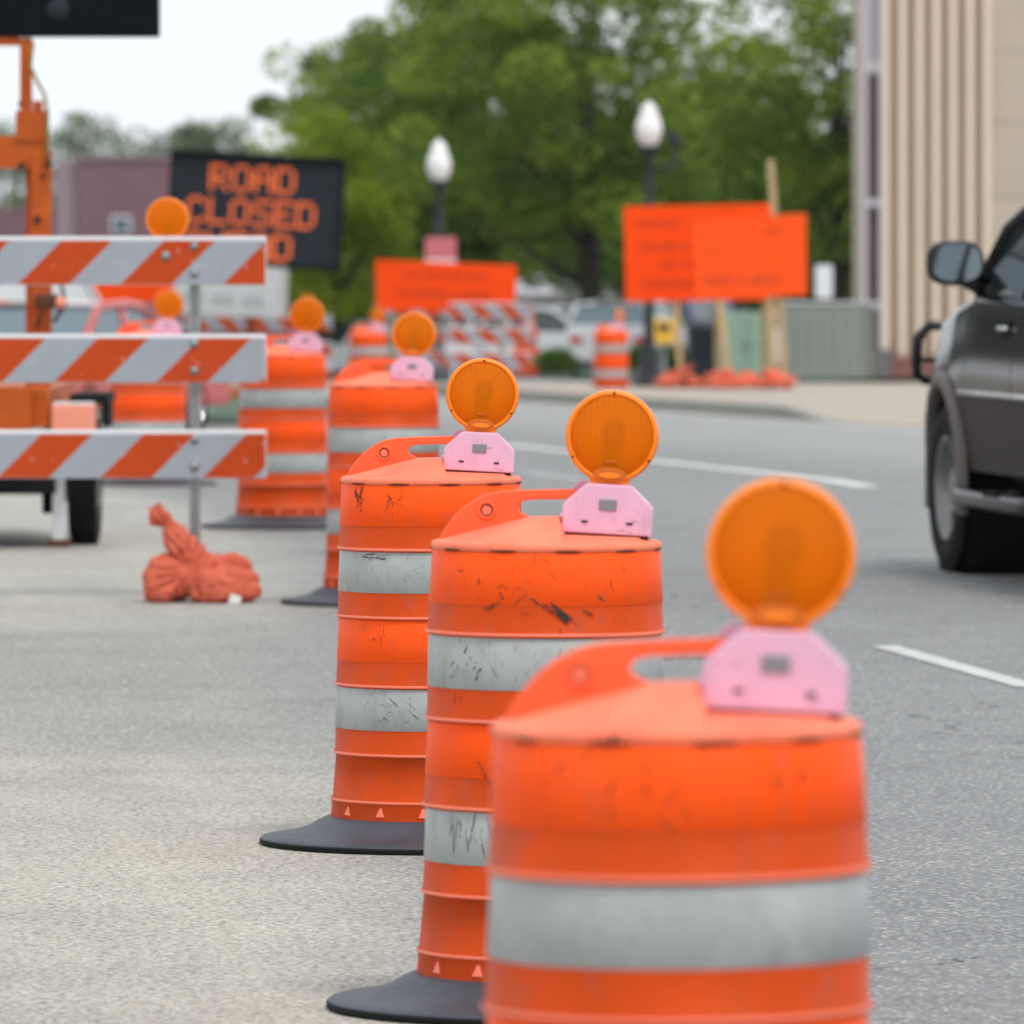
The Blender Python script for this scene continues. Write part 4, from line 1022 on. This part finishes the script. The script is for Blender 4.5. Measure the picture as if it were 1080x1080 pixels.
for s_ in (-1, 1):
    mi = mb(M['tubeb'], True)
    bm = bmesh.new(); bmesh.ops.create_uvsphere(bm, u_segments=28, v_segments=16, radius=1)
    for v in bm.verts:
        k = v.co; sg = lambda a_, e: math.copysign(abs(a_)**e, a_)
        yy = k.y*.085
        if yy < -.03: yy = -.03-(abs(yy)-.03)*.15
        v.co = Vector((sg(k.x, .72)*.140, yy, sg(k.z, .75)*.107))
    mi.bm(bm, (s_*.985, -.72, 1.475)); mi.tube([(s_*.93, -.70, 1.41), (s_*.88, -.70, 1.37), (s_*.83, -.68, 1.34)], [.05, .04, .045], 10)
    mi.box((s_*.835, -.72, 1.33), (.03, .16, .09), bev=.01)
    mo_ = mi.build('mirror', SU)
    mg = mb(M['mirrorglass'], False)
    n = 32; vs = []
    for i in range(n):
        a_ = 2*PI*i/n; c_, d_ = math.cos(a_), math.sin(a_)
        vs.append((s_*.985+math.copysign(abs(c_)**.72, c_)*.118, -.762, 1.475+math.copysign(abs(d_)**.75, d_)*.087))
    mg.add(vs, [list(range(n))[::-1]]); mg.build('mirror_glass', mo_)
    dh = mb(M['panel'], False); xx = s_*(vprof(1.17, .905, 1.285)); dh.box((xx, -1.43, 1.165), (.012, .17, .085), bev=.005)
    dh.use(M['chrome'], True); dh.tube([(xx+s_*.008, -1.36, 1.172), (xx+s_*.026, -1.385, 1.175), (xx+s_*.028, -1.43, 1.176), (xx+s_*.026, -1.475, 1.175), (xx+s_*.008, -1.50, 1.172)], .012, 8)
    dh.build('door_handle', SU)
    sb_ = mb(M['tubeb'], True); sb_.tube([(s_*.86, -.50, .395), (s_*.93, -.56, .385), (s_*.945, -.70, .38), (s_*.945, -1.30, .375), (s_*.945, -2.05, .375), (s_*.92, -2.2, .385), (s_*.84, -2.25, .40)], .040, 12)
    sb_.tube([(s_*.94, -1.3, .38), (s_*.6, -1.3, .47)], .02); sb_.use(M['black'], False); sb_.box((s_*.945, -1.42, .418), (.07, .36, .012), bev=.003); sb_.build('running_board', SU)
    dsm = mb(M['dark'], False)
    for (ua, z0_, z1_) in ((-.56, .54, 1.26), (-1.62, .54, 1.26), (-2.30, .60, 1.26)):
        vs = []
        for k in range(9):
            z = z0_+(z1_-z0_)*k/8; v_ = vprof(z, interp(halfw, ua), interp(top_t, ua))+.0012
            vs += [(s_*v_, ua-.004, z), (s_*v_, ua+.004, z)]
        dsm.add(vs, [[2*k, 2*k+1, 2*k+3, 2*k+2] if s_ > 0 else [2*k+2, 2*k+3, 2*k+1, 2*k] for k in range(8)])
    dsm.build('door_seam', SU)
    tl = mb(M['redlamp'], False); tl.box((s_*.80, -3.73, 1.05), (.12, .06, .36), bev=.01); tl.build('tail_light', SU)
bg_ = mb(M['tubeb'], True)
for s_ in (-1, 1):
    bg_.tube([(s_*.60, .94, .90), (s_*.80, .93, .90), (s_*.845, .90, .93), (s_*.852, .88, .99), (s_*.85, .86, 1.10), (s_*.80, .85, 1.165), (s_*.62, .88, 1.17), (s_*.58, .92, 1.0), (s_*.58, .94, .90)], .026, 10)
    bg_.tube([(s_*.85, .87, 1.0), (s_*.58, .93, 1.0)], .014, 8)
bg_.tube([(-.60, .94, 1.0), (.60, .94, 1.0)], .026, 10); bg_.tube([(-.6, .95, .66), (.6, .95, .66)], .026, 10)
bg_.build('brush_guard', SU)
bp2 = mb(M['tubeb'], False); bp2.box((0, .80, .66), (1.62, .26, .24), bev=.05); bp2.box((0, -3.78, .60), (1.66, .2, .22), bev=.04); bp2.build('bumper', SU)
mf = mb(M['black'], True)
for c_ in (0, -2.72):
    for s_ in (-1, 1): mf.lathe([(.47, s_*.50), (.47, s_*.86)], 32, (0, c_, WR), 'X'); 
mf.use(M['black'], False); mf.box((0, -1.36, .60), (1.5, 2.2, .24))
mf.build('underbody', SU)

# ------------------------------------------------------------------ parked cars far away
def car(label, x, d, rz, paint, kind='sedan', glass='glass', ll=4.5, hh=1.42, off=0):
    t = thing('parked_car', label, 'car', on(x, d, off), R(rz), 'cars parked in the distance')
    hw = .86
    if kind == 'sedan':
        low = [(-ll/2, .35), (ll/2, .32), (ll/2, .62), (ll/2-.1, .72), (ll*.22, .90), (-ll*.36, .95), (-ll/2+.05, .92), (-ll/2, .7)]
        cabp = [(ll*.22, .90), (ll*.06, hh-.04), (-.1, hh), (-ll*.18, hh-.02), (-ll*.34, .95)]
    else:
        low = [(-ll/2, .35), (ll/2, .35), (ll/2, .80), (ll/2-.25, .98), (ll*.26, 1.05), (-ll/2+.02, 1.08)]
        cabp = [(ll*.26, 1.05), (ll*.13, hh-.06), (0, hh), (-ll/2+.25, hh-.03), (-ll/2+.04, 1.08)]
    b_ = mb(M[paint], False); b_.prism(low, -hw, hw, bev=.04); b_.build('body', t)
    q_ = mb(M[glass], False)
    cc = [(a_*.985, z_-.012) for a_, z_ in cabp]
    bm = bmesh.new()
    lo = [bm.verts.new((a_, -(hw-.03 if z_ < 1.1 else hw-.16), z_)) for a_, z_ in cc]; hi = [bm.verts.new((a_, (hw-.03 if z_ < 1.1 else hw-.16), z_)) for a_, z_ in cc]
    bm.faces.new(lo); bm.faces.new(hi[::-1])
    for i in range(len(cc)): bm.faces.new([lo[i], hi[i], hi[(i+1) % len(cc)], lo[(i+1) % len(cc)]])
    bmesh.ops.recalc_face_normals(bm, faces=bm.faces[:]); q_.bm(bm, sm=False); q_.build('window', t)
    r_ = mb(M[paint], True)
    tops = [v for v in cabp if v[1] > 1.1]
    for s_ in (-1, 1):
        y0, y1 = s_*(hw-.03), s_*(hw-.16)
        r_.tube([(cabp[0][0], y0, cabp[0][1]-.02)]+[(a_, y1, z_) for a_, z_ in tops]+[(cabp[-1][0], y0, cabp[-1][1]-.02)], .045, 8)
        am = (tops[0][0]+tops[-1][0])/2; r_.tube([(am, y0, .93), (am, y1, hh-.02)], .04, 8)
    vs = []
    for a_, z_ in tops: vs += [(a_, -(hw-.15), z_+.012), (a_, 0, z_+.04), (a_, hw-.15, z_+.012)]
    r_.add(vs, [[3*i+k, 3*i+k+1, 3*i+k+4, 3*i+k+3] for i in range(len(tops)-1) for k in range(2)])
    r_.build('roof', t)
    for a_ in (ll*.30, -ll*.30):
        for s_ in (-1, 1): wheel(t, a_, s_*(hw-.10), .32, .32, .2, M['black'], M['chrome'], axis='Y', side=-s_)
    for s_ in (-1, 1):
        h_ = mb(M['globe'], False); h_.box((ll/2+.005, s_*.62, .62), (.04, .3, .12), bev=.01); h_.build('headlight', t)
        h_ = mb(M['redlamp'], False); h_.box((-ll/2-.0, s_*.66, .78), (.04, .26, .14), bev=.01); h_.build('tail_light', t)
    return t
car('red sedan with pale windows seen between the rails of the near barricade', 74, 88, 68, 'carred', glass='glasspale')
van = car('white panel van behind the red sedan at the left edge', 30, 122, 12, 'carwhite', 'van', glass='carwhite', ll=5.0, hh=2.2)
car('white sedan parked left of the big tree trunk', 583, 176, -20, 'carwhite')
car('white car with bluish windows, parked right of the big tree trunk', 664, 170, 78, 'carwhite', 'van', hh=1.5, glass='glasspale')
car('dark blue car parked behind the timber sign posts', 727, 180, 70, 'carblue', 'van', hh=1.7)
car('small white car parked far away between the message sign and wide orange sign', 368, 190, 60, 'carwhite')

# ------------------------------------------------------------------ buildings and street furniture
# beige building
BD = 150.0; sQ = F/BD
def bx(x): return (x-CX)/sQ
Bt = thing('beige_building', 'tall beige building with vertical concrete fins at the right edge', 'building', (bx(1000), BD, zg(0, BD)+.1))
o0 = bx(1000); zb_ = Bt.location.z
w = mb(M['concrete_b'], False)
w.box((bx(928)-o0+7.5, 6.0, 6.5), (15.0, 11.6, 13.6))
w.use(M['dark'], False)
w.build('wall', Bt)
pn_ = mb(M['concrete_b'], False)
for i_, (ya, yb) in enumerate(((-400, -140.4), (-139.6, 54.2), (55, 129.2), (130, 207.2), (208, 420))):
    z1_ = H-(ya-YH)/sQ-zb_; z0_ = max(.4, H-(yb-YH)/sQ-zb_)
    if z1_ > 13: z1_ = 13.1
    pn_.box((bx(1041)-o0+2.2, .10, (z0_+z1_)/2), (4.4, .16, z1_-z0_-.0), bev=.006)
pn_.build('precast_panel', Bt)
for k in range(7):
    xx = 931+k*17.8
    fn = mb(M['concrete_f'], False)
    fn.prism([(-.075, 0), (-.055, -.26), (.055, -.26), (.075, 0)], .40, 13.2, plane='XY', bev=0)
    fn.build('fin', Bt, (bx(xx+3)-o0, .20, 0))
pl = mb(M['brickbase'], False); pl.box((bx(990)-o0, .02, .2), (bx(1130)-bx(938), .3, .40), bev=.01); pl.use(M['greyplinth'], False); pl.box((bx(929)-o0, -.02, .26), (bx(938)-bx(918), .34, .52), bev=.01); pl.build('plinth', Bt)
wf = mb(M['alum'], False)
for xx in (911.5, 929): wf.box((bx(xx)-o0, .0, 6.6), (.085 if xx < 920 else .05, .25, 13.0), bev=.005)
for yy in (70, 214, 322, -80, -220): wf.box((bx(920)-o0, .01, H-(yy-YH)/sQ-zb_), (bx(928)-bx(912), .2, .13), bev=.005)
wfo = wf.build('window', Bt)
for (ya, yb, m) in ((-78, 62, 'whiteish'), (78, 211, 'purpleglass'), (217, 319, 'purpleglass'), (-218, -84, 'purpleglass'), (325, 390, 'greyplinth')):
    wp = mb(M[m], False); wp.box((bx(920.5)-o0, .06, H-((ya+yb)/2-YH)/sQ-zb_), (bx(928)-bx(913), .08, (yb-ya)/sQ), bev=.003); wp.build('pane', wfo)
cp = mb(M['concrete_b'], False); cp.box((bx(928)-o0+7.5, 6.0, 13.45), (15.3, 11.9, .3), bev=.03); cp.build('parapet', Bt)
# low enclosure beside it
ce = on(873, 140, .15); se = F/140
en = thing('utility_enclosure', 'low grey green utility enclosure with panel joints left of the beige building', 'enclosure', ce)
eb = mb(M['cabinet'], False); eh = H-(322-YH)/se-ce.z; ew = (925-830)/se
eb.box((0, .5, eh/2), (ew, 1.0, eh), bev=.01); eb.use(M['alum'], False); eb.box((.0, .5, eh+.03), (ew+.05, 1.05, .05), bev=.01)
eb.build('cabinet', en)
ej = mb(M['cab_d'], False)
for k in range(1, 7): ej.box((-ew/2+ew*k/7, -.004, eh/2), (.014, .012, eh-.06))
ej.box((ew/2-.06, -.006, eh/2), (.13, .012, eh)); ej.build('joint_and_dark_strip', en)  # thin joints plus a wider dark strip along the right end
# pale green box behind the sign posts
gb = on(787, 138, .15); sg_ = F/138
gt = thing('electrical_box', 'pale green electrical box with two doors behind the timber sign posts', 'electrical box', gb)
q = mb(M['palegreen'], False); q.box((0, .4, .55), (.92, .8, 1.1), bev=.02); q.build('cabinet', gt)
for s_ in (-1, 1):
    q = mb(M['palegreen'], False); q.box((s_*.235, -.012, .55), (.40, .03, .98), bev=.01); dd = q.build('door', gt)
    q2 = mb(M['dark'], False); q2.box((s_*.06, -.035, .55), (.02, .02, .12), bev=.004); q2.build('handle', dd)
db = on(742, 141, .15)
dt = thing('litter_bin', 'dark round litter bin between the yellow box and the green electrical box', 'litter bin', db)
q = mb(M['lampiron'], True); q.lathe([(0, 0), (.24, 0), (.27, .05), (.28, .8), (.30, .82), (.30, .87), (.22, .95), (.10, .99), (0, 1.0)], 24); q.build('bin_body', dt)
q = mb(M['dark'], True); q.torus((0, 0, .86), .30, .02, 'Z'); q.build('bin_rim', dt)
yb_ = on(700, 150, .15)
yt = thing('newspaper_box', 'yellow newspaper box right of the lamp post behind the hedge', 'newspaper box', yb_)
q = mb(M['yellow'], False); q.box((0, .2, .78), (.38, .4, .44), bev=.04); q.build('box_body', yt)
q = mb(M['glass'], False); q.box((0, -.004, .86), (.22, .02, .14), bev=.01); q.build('door', yt)
q = mb(M['grey'], False); q.box((0, .2, .28), (.10, .1, .56), bev=.01); q.build('pedestal', yt)
# white sign behind the orange signs
ws = on(869, 148, .15); sw_ = F/148
wt = thing('street_sign', 'white rectangular sign on a thin post, right of the orange signs', 'sign', ws)
q = mb(M['white_pl'], False); zc_ = H-(297-YH)/sw_-ws.z; q.box((0, 0, zc_), (.30, .02, .58), bev=.01); q.build('sign_panel', wt)
q = mb(M['steel'], False); q.box((0, .03, zc_/2+.1), (.05, .03, zc_+.2), bev=.003); q.build('post', wt)
# purple brown building far left
PBd = 262.0; sp_ = F/PBd; pb0 = on(180, PBd)
pt = thing('brick_building', 'low purple brown building behind the left message board', 'building', pb0)
ztop = H-(168-YH)/sp_-pb0.z
q = mb(M['brickred'], False); q.box(((82+380)/2/sp_-180/sp_, 4, ztop/2), ((380-82)/sp_, 8, ztop), bev=.02)
q.use(M['brickpale'], False); q.box(((58+82)/2/sp_-180/sp_, 4.3, ztop/2-.03), ((82-58)/sp_, 8, ztop-.06), bev=.02)
q.use(M['brickred'], False); q.box(((-60+58)/2/sp_-180/sp_, 6, ztop*.38), ((58+60)/sp_, 8, ztop*.76), bev=.02)
wl_ = q.build('wall', pt)
for xx in (128, 212):
    q = mb(M['white_pl'], False); q.box(((xx-180)/sp_, -.02, H-(237-YH)/sp_-pb0.z), (.62, .08, .55), bev=.01); wnn = q.build('window', pt)
    q = mb(M['glasspale'], False); q.box(((xx-180)/sp_, -.07, H-(237-YH)/sp_-pb0.z), (.5, .02, .43)); q.build('pane', wnn)
q = mb(M['brickpale'], False); q.box(((82+380)/2/sp_-180/sp_, 4, ztop+.06), ((380-82)/sp_+.2, 8.2, .12), bev=.02); q.build('parapet', pt)
wgs = mb(M['brickred'], False); wgs.box((-26.0, 10, 3.2), (34, 14, 6.4), bev=.03); wgs.build('reflection_wing', pt)  # unseen wing added for the car paint to reflect
# pale low building far behind the trees
lb = on(640, 236); sl = F/236
lt = thing('low_building', 'low pale lavender building seen under the big tree behind parked cars', 'building', lb)
q = mb(M['whiteish'], False); hb_ = H-(312-YH)/sl-lb.z; q.box((0, 4, hb_/2), (330/sl, 8, hb_), bev=.02); q.build('wall', lt)
q = mb(M['alum'], False); q.prism([(-4.6, 0), (-1.6, .0), (-1.3, .35), (.6, .9), (2.6, .0), (4.6, 0), (4.6, -.15), (-4.6, -.15)], -.3, 8.4, bev=0, c=(0, 0, hb_+.1)); q.build('roof', lt)
for k in range(4):
    q = mb(M['glass'], False); q.box((-3.4+k*2.3, -.01, hb_*.5), (1.1, .05, .9), bev=.01); q.build('window', lt)
lnd = slab('lawn', pk+7, pk+70, 150, 330, 0.2, M['lawn'], 6.0)
# grass verge on the closed side street, left
vg = mb(M['lawn'], False)
vs = []
for Y in [112+4*i for i in range(20)]:
    for X in (-9, -6, -3, -2.0):
        vs.append((X, Y, zg(X, Y)+.03))
vg.add(vs, [[i*4+k, i*4+k+1, (i+1)*4+k+1, (i+1)*4+k] for i in range(19) for k in range(3)]); struct(vg.build('grass_verge'))

# ------------------------------------------------------------------ trees and shrubs
LEAFM = {
    'mid': leafmat('mid_green_leaves', (0.075, 0.150, 0.018), (0.300, 0.400, 0.055)),
    'dark': leafmat('dark_green_leaves', (0.055, 0.115, 0.012), (0.210, 0.310, 0.040)),
    'lime': leafmat('yellow_green_leaves', (0.15, 0.24, 0.012), (0.34, 0.42, 0.03)),
    'mirrored_dark': leafmat('dark_mirrored_leaves', (0.02, 0.035, 0.012), (0.05, 0.08, 0.025)),  # leaves darkened so the added trees reflect near black in the car
    'far': leafmat('hazed_green_leaves', (0.13, 0.18, 0.10), (0.24, 0.30, 0.17)),  # haze painted into the paler, greyer leaf colour
    'hedge': leafmat('hedge_leaves', (0.045, 0.10, 0.014), (0.11, 0.20, 0.03)),
}
def leaves(name, clumps, size, m, parent, seed):
    rr = random.Random(seed); vs = []; tint = []
    for (c, rad, n, tn) in clumps:
        for _ in range(n):
            while True:
                p_ = Vector((rr.uniform(-1, 1), rr.uniform(-1, 1), rr.uniform(-1, 1)))
                if .15 < p_.length < 1: break
            p_ = p_*(p_.length**-.35)
            q_ = c+Vector((p_.x*rad.x, p_.y*rad.y, p_.z*rad.z))
            s_ = size*rr.uniform(.6, 1.25)
            a_ = Vector((rr.gauss(0, 1), rr.gauss(0, 1), rr.gauss(0, .8))).normalized()
            b_ = a_.cross(Vector((rr.gauss(0, 1), rr.gauss(0, 1), rr.gauss(0, 1)))).normalized()
            vs += [q_-a_*s_*.5, q_+b_*s_*.28, q_+a_*s_*.5, q_-b_*s_*.28]
            tint.append(min(1, max(0, tn+rr.uniform(-.25, .25))))
    me = bpy.data.meshes.new(name); nf = len(tint)
    me.vertices.add(4*nf); me.loops.add(4*nf); me.polygons.add(nf)
    co = [k for v in vs for k in v]
    me.vertices.foreach_set('co', co); me.loops.foreach_set('vertex_index', list(range(4*nf)))
    me.polygons.foreach_set('loop_start', [4*i for i in range(nf)]); me.polygons.foreach_set('loop_total', [4]*nf)
    at = me.attributes.new('tint', 'FLOAT', 'FACE'); at.data.foreach_set('value', tint)
    me.materials.append(m); me.update(); me.validate()
    o = bpy.data.objects.new(name, me); COL.objects.link(o)
    if parent: o.parent = parent
    return o
def tree(label, x, d, trunk_w, zbot, ztop, rx, leafkey, nclump, nleaf, size, seed, off=0.0, cxoff=0.0, crad=.9, ry=None, lean=0.0, group='trees along the street'):
    rr = random.Random(seed)
    t = thing('broadleaf_tree', label, 'tree', on(x, d, off), 0, group)
    ry = ry or rx*.8
    cz_ = (zbot+ztop)/2; rz_ = (ztop-zbot)/2
    tk = mb(M['bark'], True)
    tk.tube([(0, 0, -.1), (0, 0, .1), (.02, 0, .5), (lean*.4, 0, zbot*.6+.2), (lean, 0, zbot+rz_*.35), (lean*1.2, 0, cz_), (lean, .1, ztop-rz_*.5)], [trunk_w*.75, trunk_w*.62, trunk_w*.5, trunk_w*.47, trunk_w*.38, trunk_w*.22, .03], 12)
    clumps = []
    limb_ends = []
    for k in range(9):
        a_ = 2*PI*k/9+rr.uniform(-.3, .3); h0 = zbot+rz_*rr.uniform(.0, .7); e = .72
        end = Vector((cxoff+rx*e*math.cos(a_)*rr.uniform(.6, 1), ry*e*math.sin(a_), h0+rz_*rr.uniform(.4, 1.0)))
        mid = Vector((end.x*.45, end.y*.45, h0+(end.z-h0)*.35))
        tk.tube([(lean*.8, 0, h0-.2), mid, end], [trunk_w*.20, trunk_w*.12, .025], 7); limb_ends.append(end)
    tk.build('trunk', t)
    for k in range(nclump):
        while True:
            u = Vector((rr.uniform(-1, 1), rr.uniform(-1, 1), rr.uniform(-1, 1)))
            if u.length < 1 and (u.length > .45 or rr.random() < .35): break
        k_ = 1+.22*noise.noise(Vector((u.x*1.7+seed, u.y*1.7, u.z*1.7)))
        wz = 1.0 if u.z > 0 else .92
        c = Vector((cxoff+u.x*rx*k_*(1-.12*max(0, u.z)), u.y*ry*k_, cz_+u.z*rz_*k_*wz))
        r_ = crad*rr.uniform(.55, 1.15)
        clumps.append((c, Vector((r_*1.25, r_*1.1, r_*.8)), int(nleaf*rr.uniform(.6, 1.3)), rr.choice((rr.uniform(0, .35), rr.uniform(.5, 1.0)))))
    leaves('crown', clumps, size, LEAFM[leafkey], t, seed)
    return t
GT = 'trees along the street'
tree('large dark trunked tree in the centre behind the street lamps', 622, 184, .50, 1.9, 10.4, 4.0, 'mid', 230, 150, .20, 11, .1, cxoff=-.6, crad=.72, ry=3.6)
tree('bright yellow green tree just right of the road closed sign', 352, 190, .30, 1.2, 6.2, 1.9, 'lime', 80, 190, .18, 12, 0, crad=.62, ry=2.2)
tree('tall open crowned tree behind the yellow green tree', 400, 214, .40, 2.2, 9.0, 3.3, 'mid', 150, 150, .19, 13, 0, crad=.62)
tree('dark leaved tree behind the wide orange sign', 480, 200, .40, 1.3, 9.6, 3.3, 'dark', 210, 190, .20, 14, 0, crad=.75)
tree('tree with a dark trunk behind the utility enclosure', 884, 168, .42, 1.9, 9.2, 2.3, 'mid', 100, 140, .19, 15, .15, cxoff=-.2, crad=.65, ry=2.6)
tree('broad green tree behind the large orange signs', 770, 196, .40, 1.2, 7.6, 3.0, 'mid', 150, 170, .20, 16, .1, crad=.72)
tree('dark tree low behind the lamp post with the device', 690, 222, .40, 1.0, 7.0, 3.6, 'dark', 190, 180, .21, 17, .1, crad=.8)
tree('dark tree at the back between message sign and wide orange sign', 400, 232, .40, .9, 6.8, 3.2, 'dark', 150, 180, .21, 18, 0, crad=.8)
tree('dark tree at the back behind the utility enclosure and the beige building', 868, 230, .40, .9, 6.0, 3.2, 'dark', 150, 180, .21, 19, .1, crad=.8)
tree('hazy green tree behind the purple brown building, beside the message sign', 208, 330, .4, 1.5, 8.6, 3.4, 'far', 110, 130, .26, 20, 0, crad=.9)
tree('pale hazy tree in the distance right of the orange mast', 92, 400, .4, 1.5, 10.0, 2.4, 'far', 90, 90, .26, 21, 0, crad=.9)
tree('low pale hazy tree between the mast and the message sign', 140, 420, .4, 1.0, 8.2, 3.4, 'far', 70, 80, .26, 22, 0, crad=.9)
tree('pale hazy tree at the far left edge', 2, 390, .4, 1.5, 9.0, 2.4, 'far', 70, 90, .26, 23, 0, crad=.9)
tree('added unseen tree far left, placed to darken the reflection in the car door', -1000, 86, .40, 1.8, 10.5, 3.6, 'mirrored_dark', 120, 90, .30, 41, 0, crad=.95, ry=4.5)  # unseen trees added to give the car paint something dark to reflect
tree('second added unseen tree far left for the car reflection, nearer the camera', -1350, 66, .40, 1.6, 9.5, 3.6, 'mirrored_dark', 110, 90, .30, 42, 0, crad=.95, ry=4.5)
tree('third added unseen tree far left for the car reflection, beyond the first', -900, 112, .40, 1.6, 10.5, 4.0, 'mirrored_dark', 120, 90, .32, 43, 0, crad=1.0, ry=5)
def shrub(label, x, d, w, h, off, seed):
    rr = random.Random(seed); t = thing('shrub', label, 'shrub', on(x, d, off), 0, 'clipped shrubs')
    cl = []
    for k in range(46):
        a_ = rr.uniform(0, 2*PI); r_ = math.sqrt(rr.random()); cl.append((Vector((r_*math.cos(a_)*w/2*.8, r_*math.sin(a_)*.45, h*(.25+.55*rr.random()*(1-r_*.4)))), Vector((.22, .2, .16)), 90, rr.uniform(.2, .9)))
    leaves('foliage', cl, .07, LEAFM['hedge'], t, seed)
    s_ = mb(M['bark'], True)
    for k in range(5): a_ = 2*PI*k/5; s_.tube([(.04*math.cos(a_), .04*math.sin(a_), -.02), (w*.25*math.cos(a_), .2*math.sin(a_), h*.6)], [.02, .008], 6)
    s_.build('stem', t)
shrub('small round clipped shrub left of the big tree trunk', 587, 160, .72, .52, .15, 31)
shrub('wide clipped shrub right of the big trunk, behind the lamp post', 678, 158, .95, .58, .15, 32)
shrub('clipped shrub below the yellow newspaper box', 718, 157, .95, .60, .15, 33)

hz = MB(); hm = bpy.data.materials.new('thin_haze'); hm.use_nodes = True
hn = hm.node_tree; hn.nodes.remove(hn.nodes['Principled BSDF']); pv = hn.nodes.new('ShaderNodeVolumePrincipled')
pv.inputs['Color'].default_value = (.93, .95, 1.0, 1); pv.inputs['Density'].default_value = 0.00006; pv.inputs['Anisotropy'].default_value = 0.1
hn.links.new(pv.outputs[0], hn.nodes['Material Output'].inputs['Volume'])
hz.use(hm).box((0, 1050, 7.5), (1500, 2500, 22)); struct(hz.build('haze'), 'stuff')

# ------------------------------------------------------------------ world, sun, camera
EL, AZ = R(58), R(150)          # sun above and slightly behind the camera, behind thin cloud
w = bpy.data.worlds.new('World'); sc.world = w; w.use_nodes = True
nt = w.node_tree; N = nt.nodes; L = nt.links; bgn = N['Background']
sky = N.new('ShaderNodeTexSky'); sky.sky_type = 'NISHITA'; sky.sun_disc = False; sky.sun_elevation = EL; sky.sun_rotation = AZ
sky.dust_density = 3.0
tc = N.new('ShaderNodeTexCoord'); nz = N.new('ShaderNodeTexNoise'); nz.inputs['Scale'].default_value = 2.2; nz.inputs['Detail'].default_value = 5
mp = N.new('ShaderNodeMapping'); mp.inputs['Scale'].default_value = (1, 1, 3.0); L.new(tc.outputs['Generated'], mp.inputs[0]); L.new(mp.outputs[0], nz.inputs['Vector'])
cl = mixc(nt, nz.outputs['Fac'], (8.6, 9.1, 9.7), (10.6, 10.9, 11.2))
fin = mixc(nt, 0.88, sky.outputs[0], cl)
L.new(fin, bgn.inputs['Color']); bgn.inputs['Strength'].default_value = 0.105
sd = bpy.data.lights.new('sun', 'SUN'); sd.energy = 1.5; sd.angle = R(14); sd.color = (1.0, .965, .91)
so = bpy.data.objects.new('sun', sd); COL.objects.link(so)
az = AZ
dirv = Vector((math.sin(az)*math.cos(EL), math.cos(az)*math.cos(EL), math.sin(EL)))
so.rotation_euler = dirv.to_track_quat('Z', 'Y').to_euler(); so.location = dirv*50

cam = bpy.data.cameras.new('camera'); co = bpy.data.objects.new('camera', cam); COL.objects.link(co); sc.camera = co
co.location = (0, 0, H); co.rotation_euler = (PI/2, 0, 0)
cam.sensor_width = 36; cam.lens = 36*F/1080; cam.shift_y = -(540-YH)/1080
cam.clip_start = .5; cam.clip_end = 4000
cam.dof.use_dof = True; cam.dof.focus_distance = 20.3; cam.dof.aperture_fstop = 8.6

sc.render.engine = 'CYCLES'
sc.cycles.use_denoising = True; sc.cycles.max_bounces = 8; sc.cycles.transparent_max_bounces = 12
sc.cycles.use_adaptive_sampling = True; sc.cycles.adaptive_threshold = 0.02
sc.view_settings.view_transform = 'Standard'; sc.view_settings.look = 'None'; sc.view_settings.gamma = 1.0
sc.view_settings.exposure = 0.15
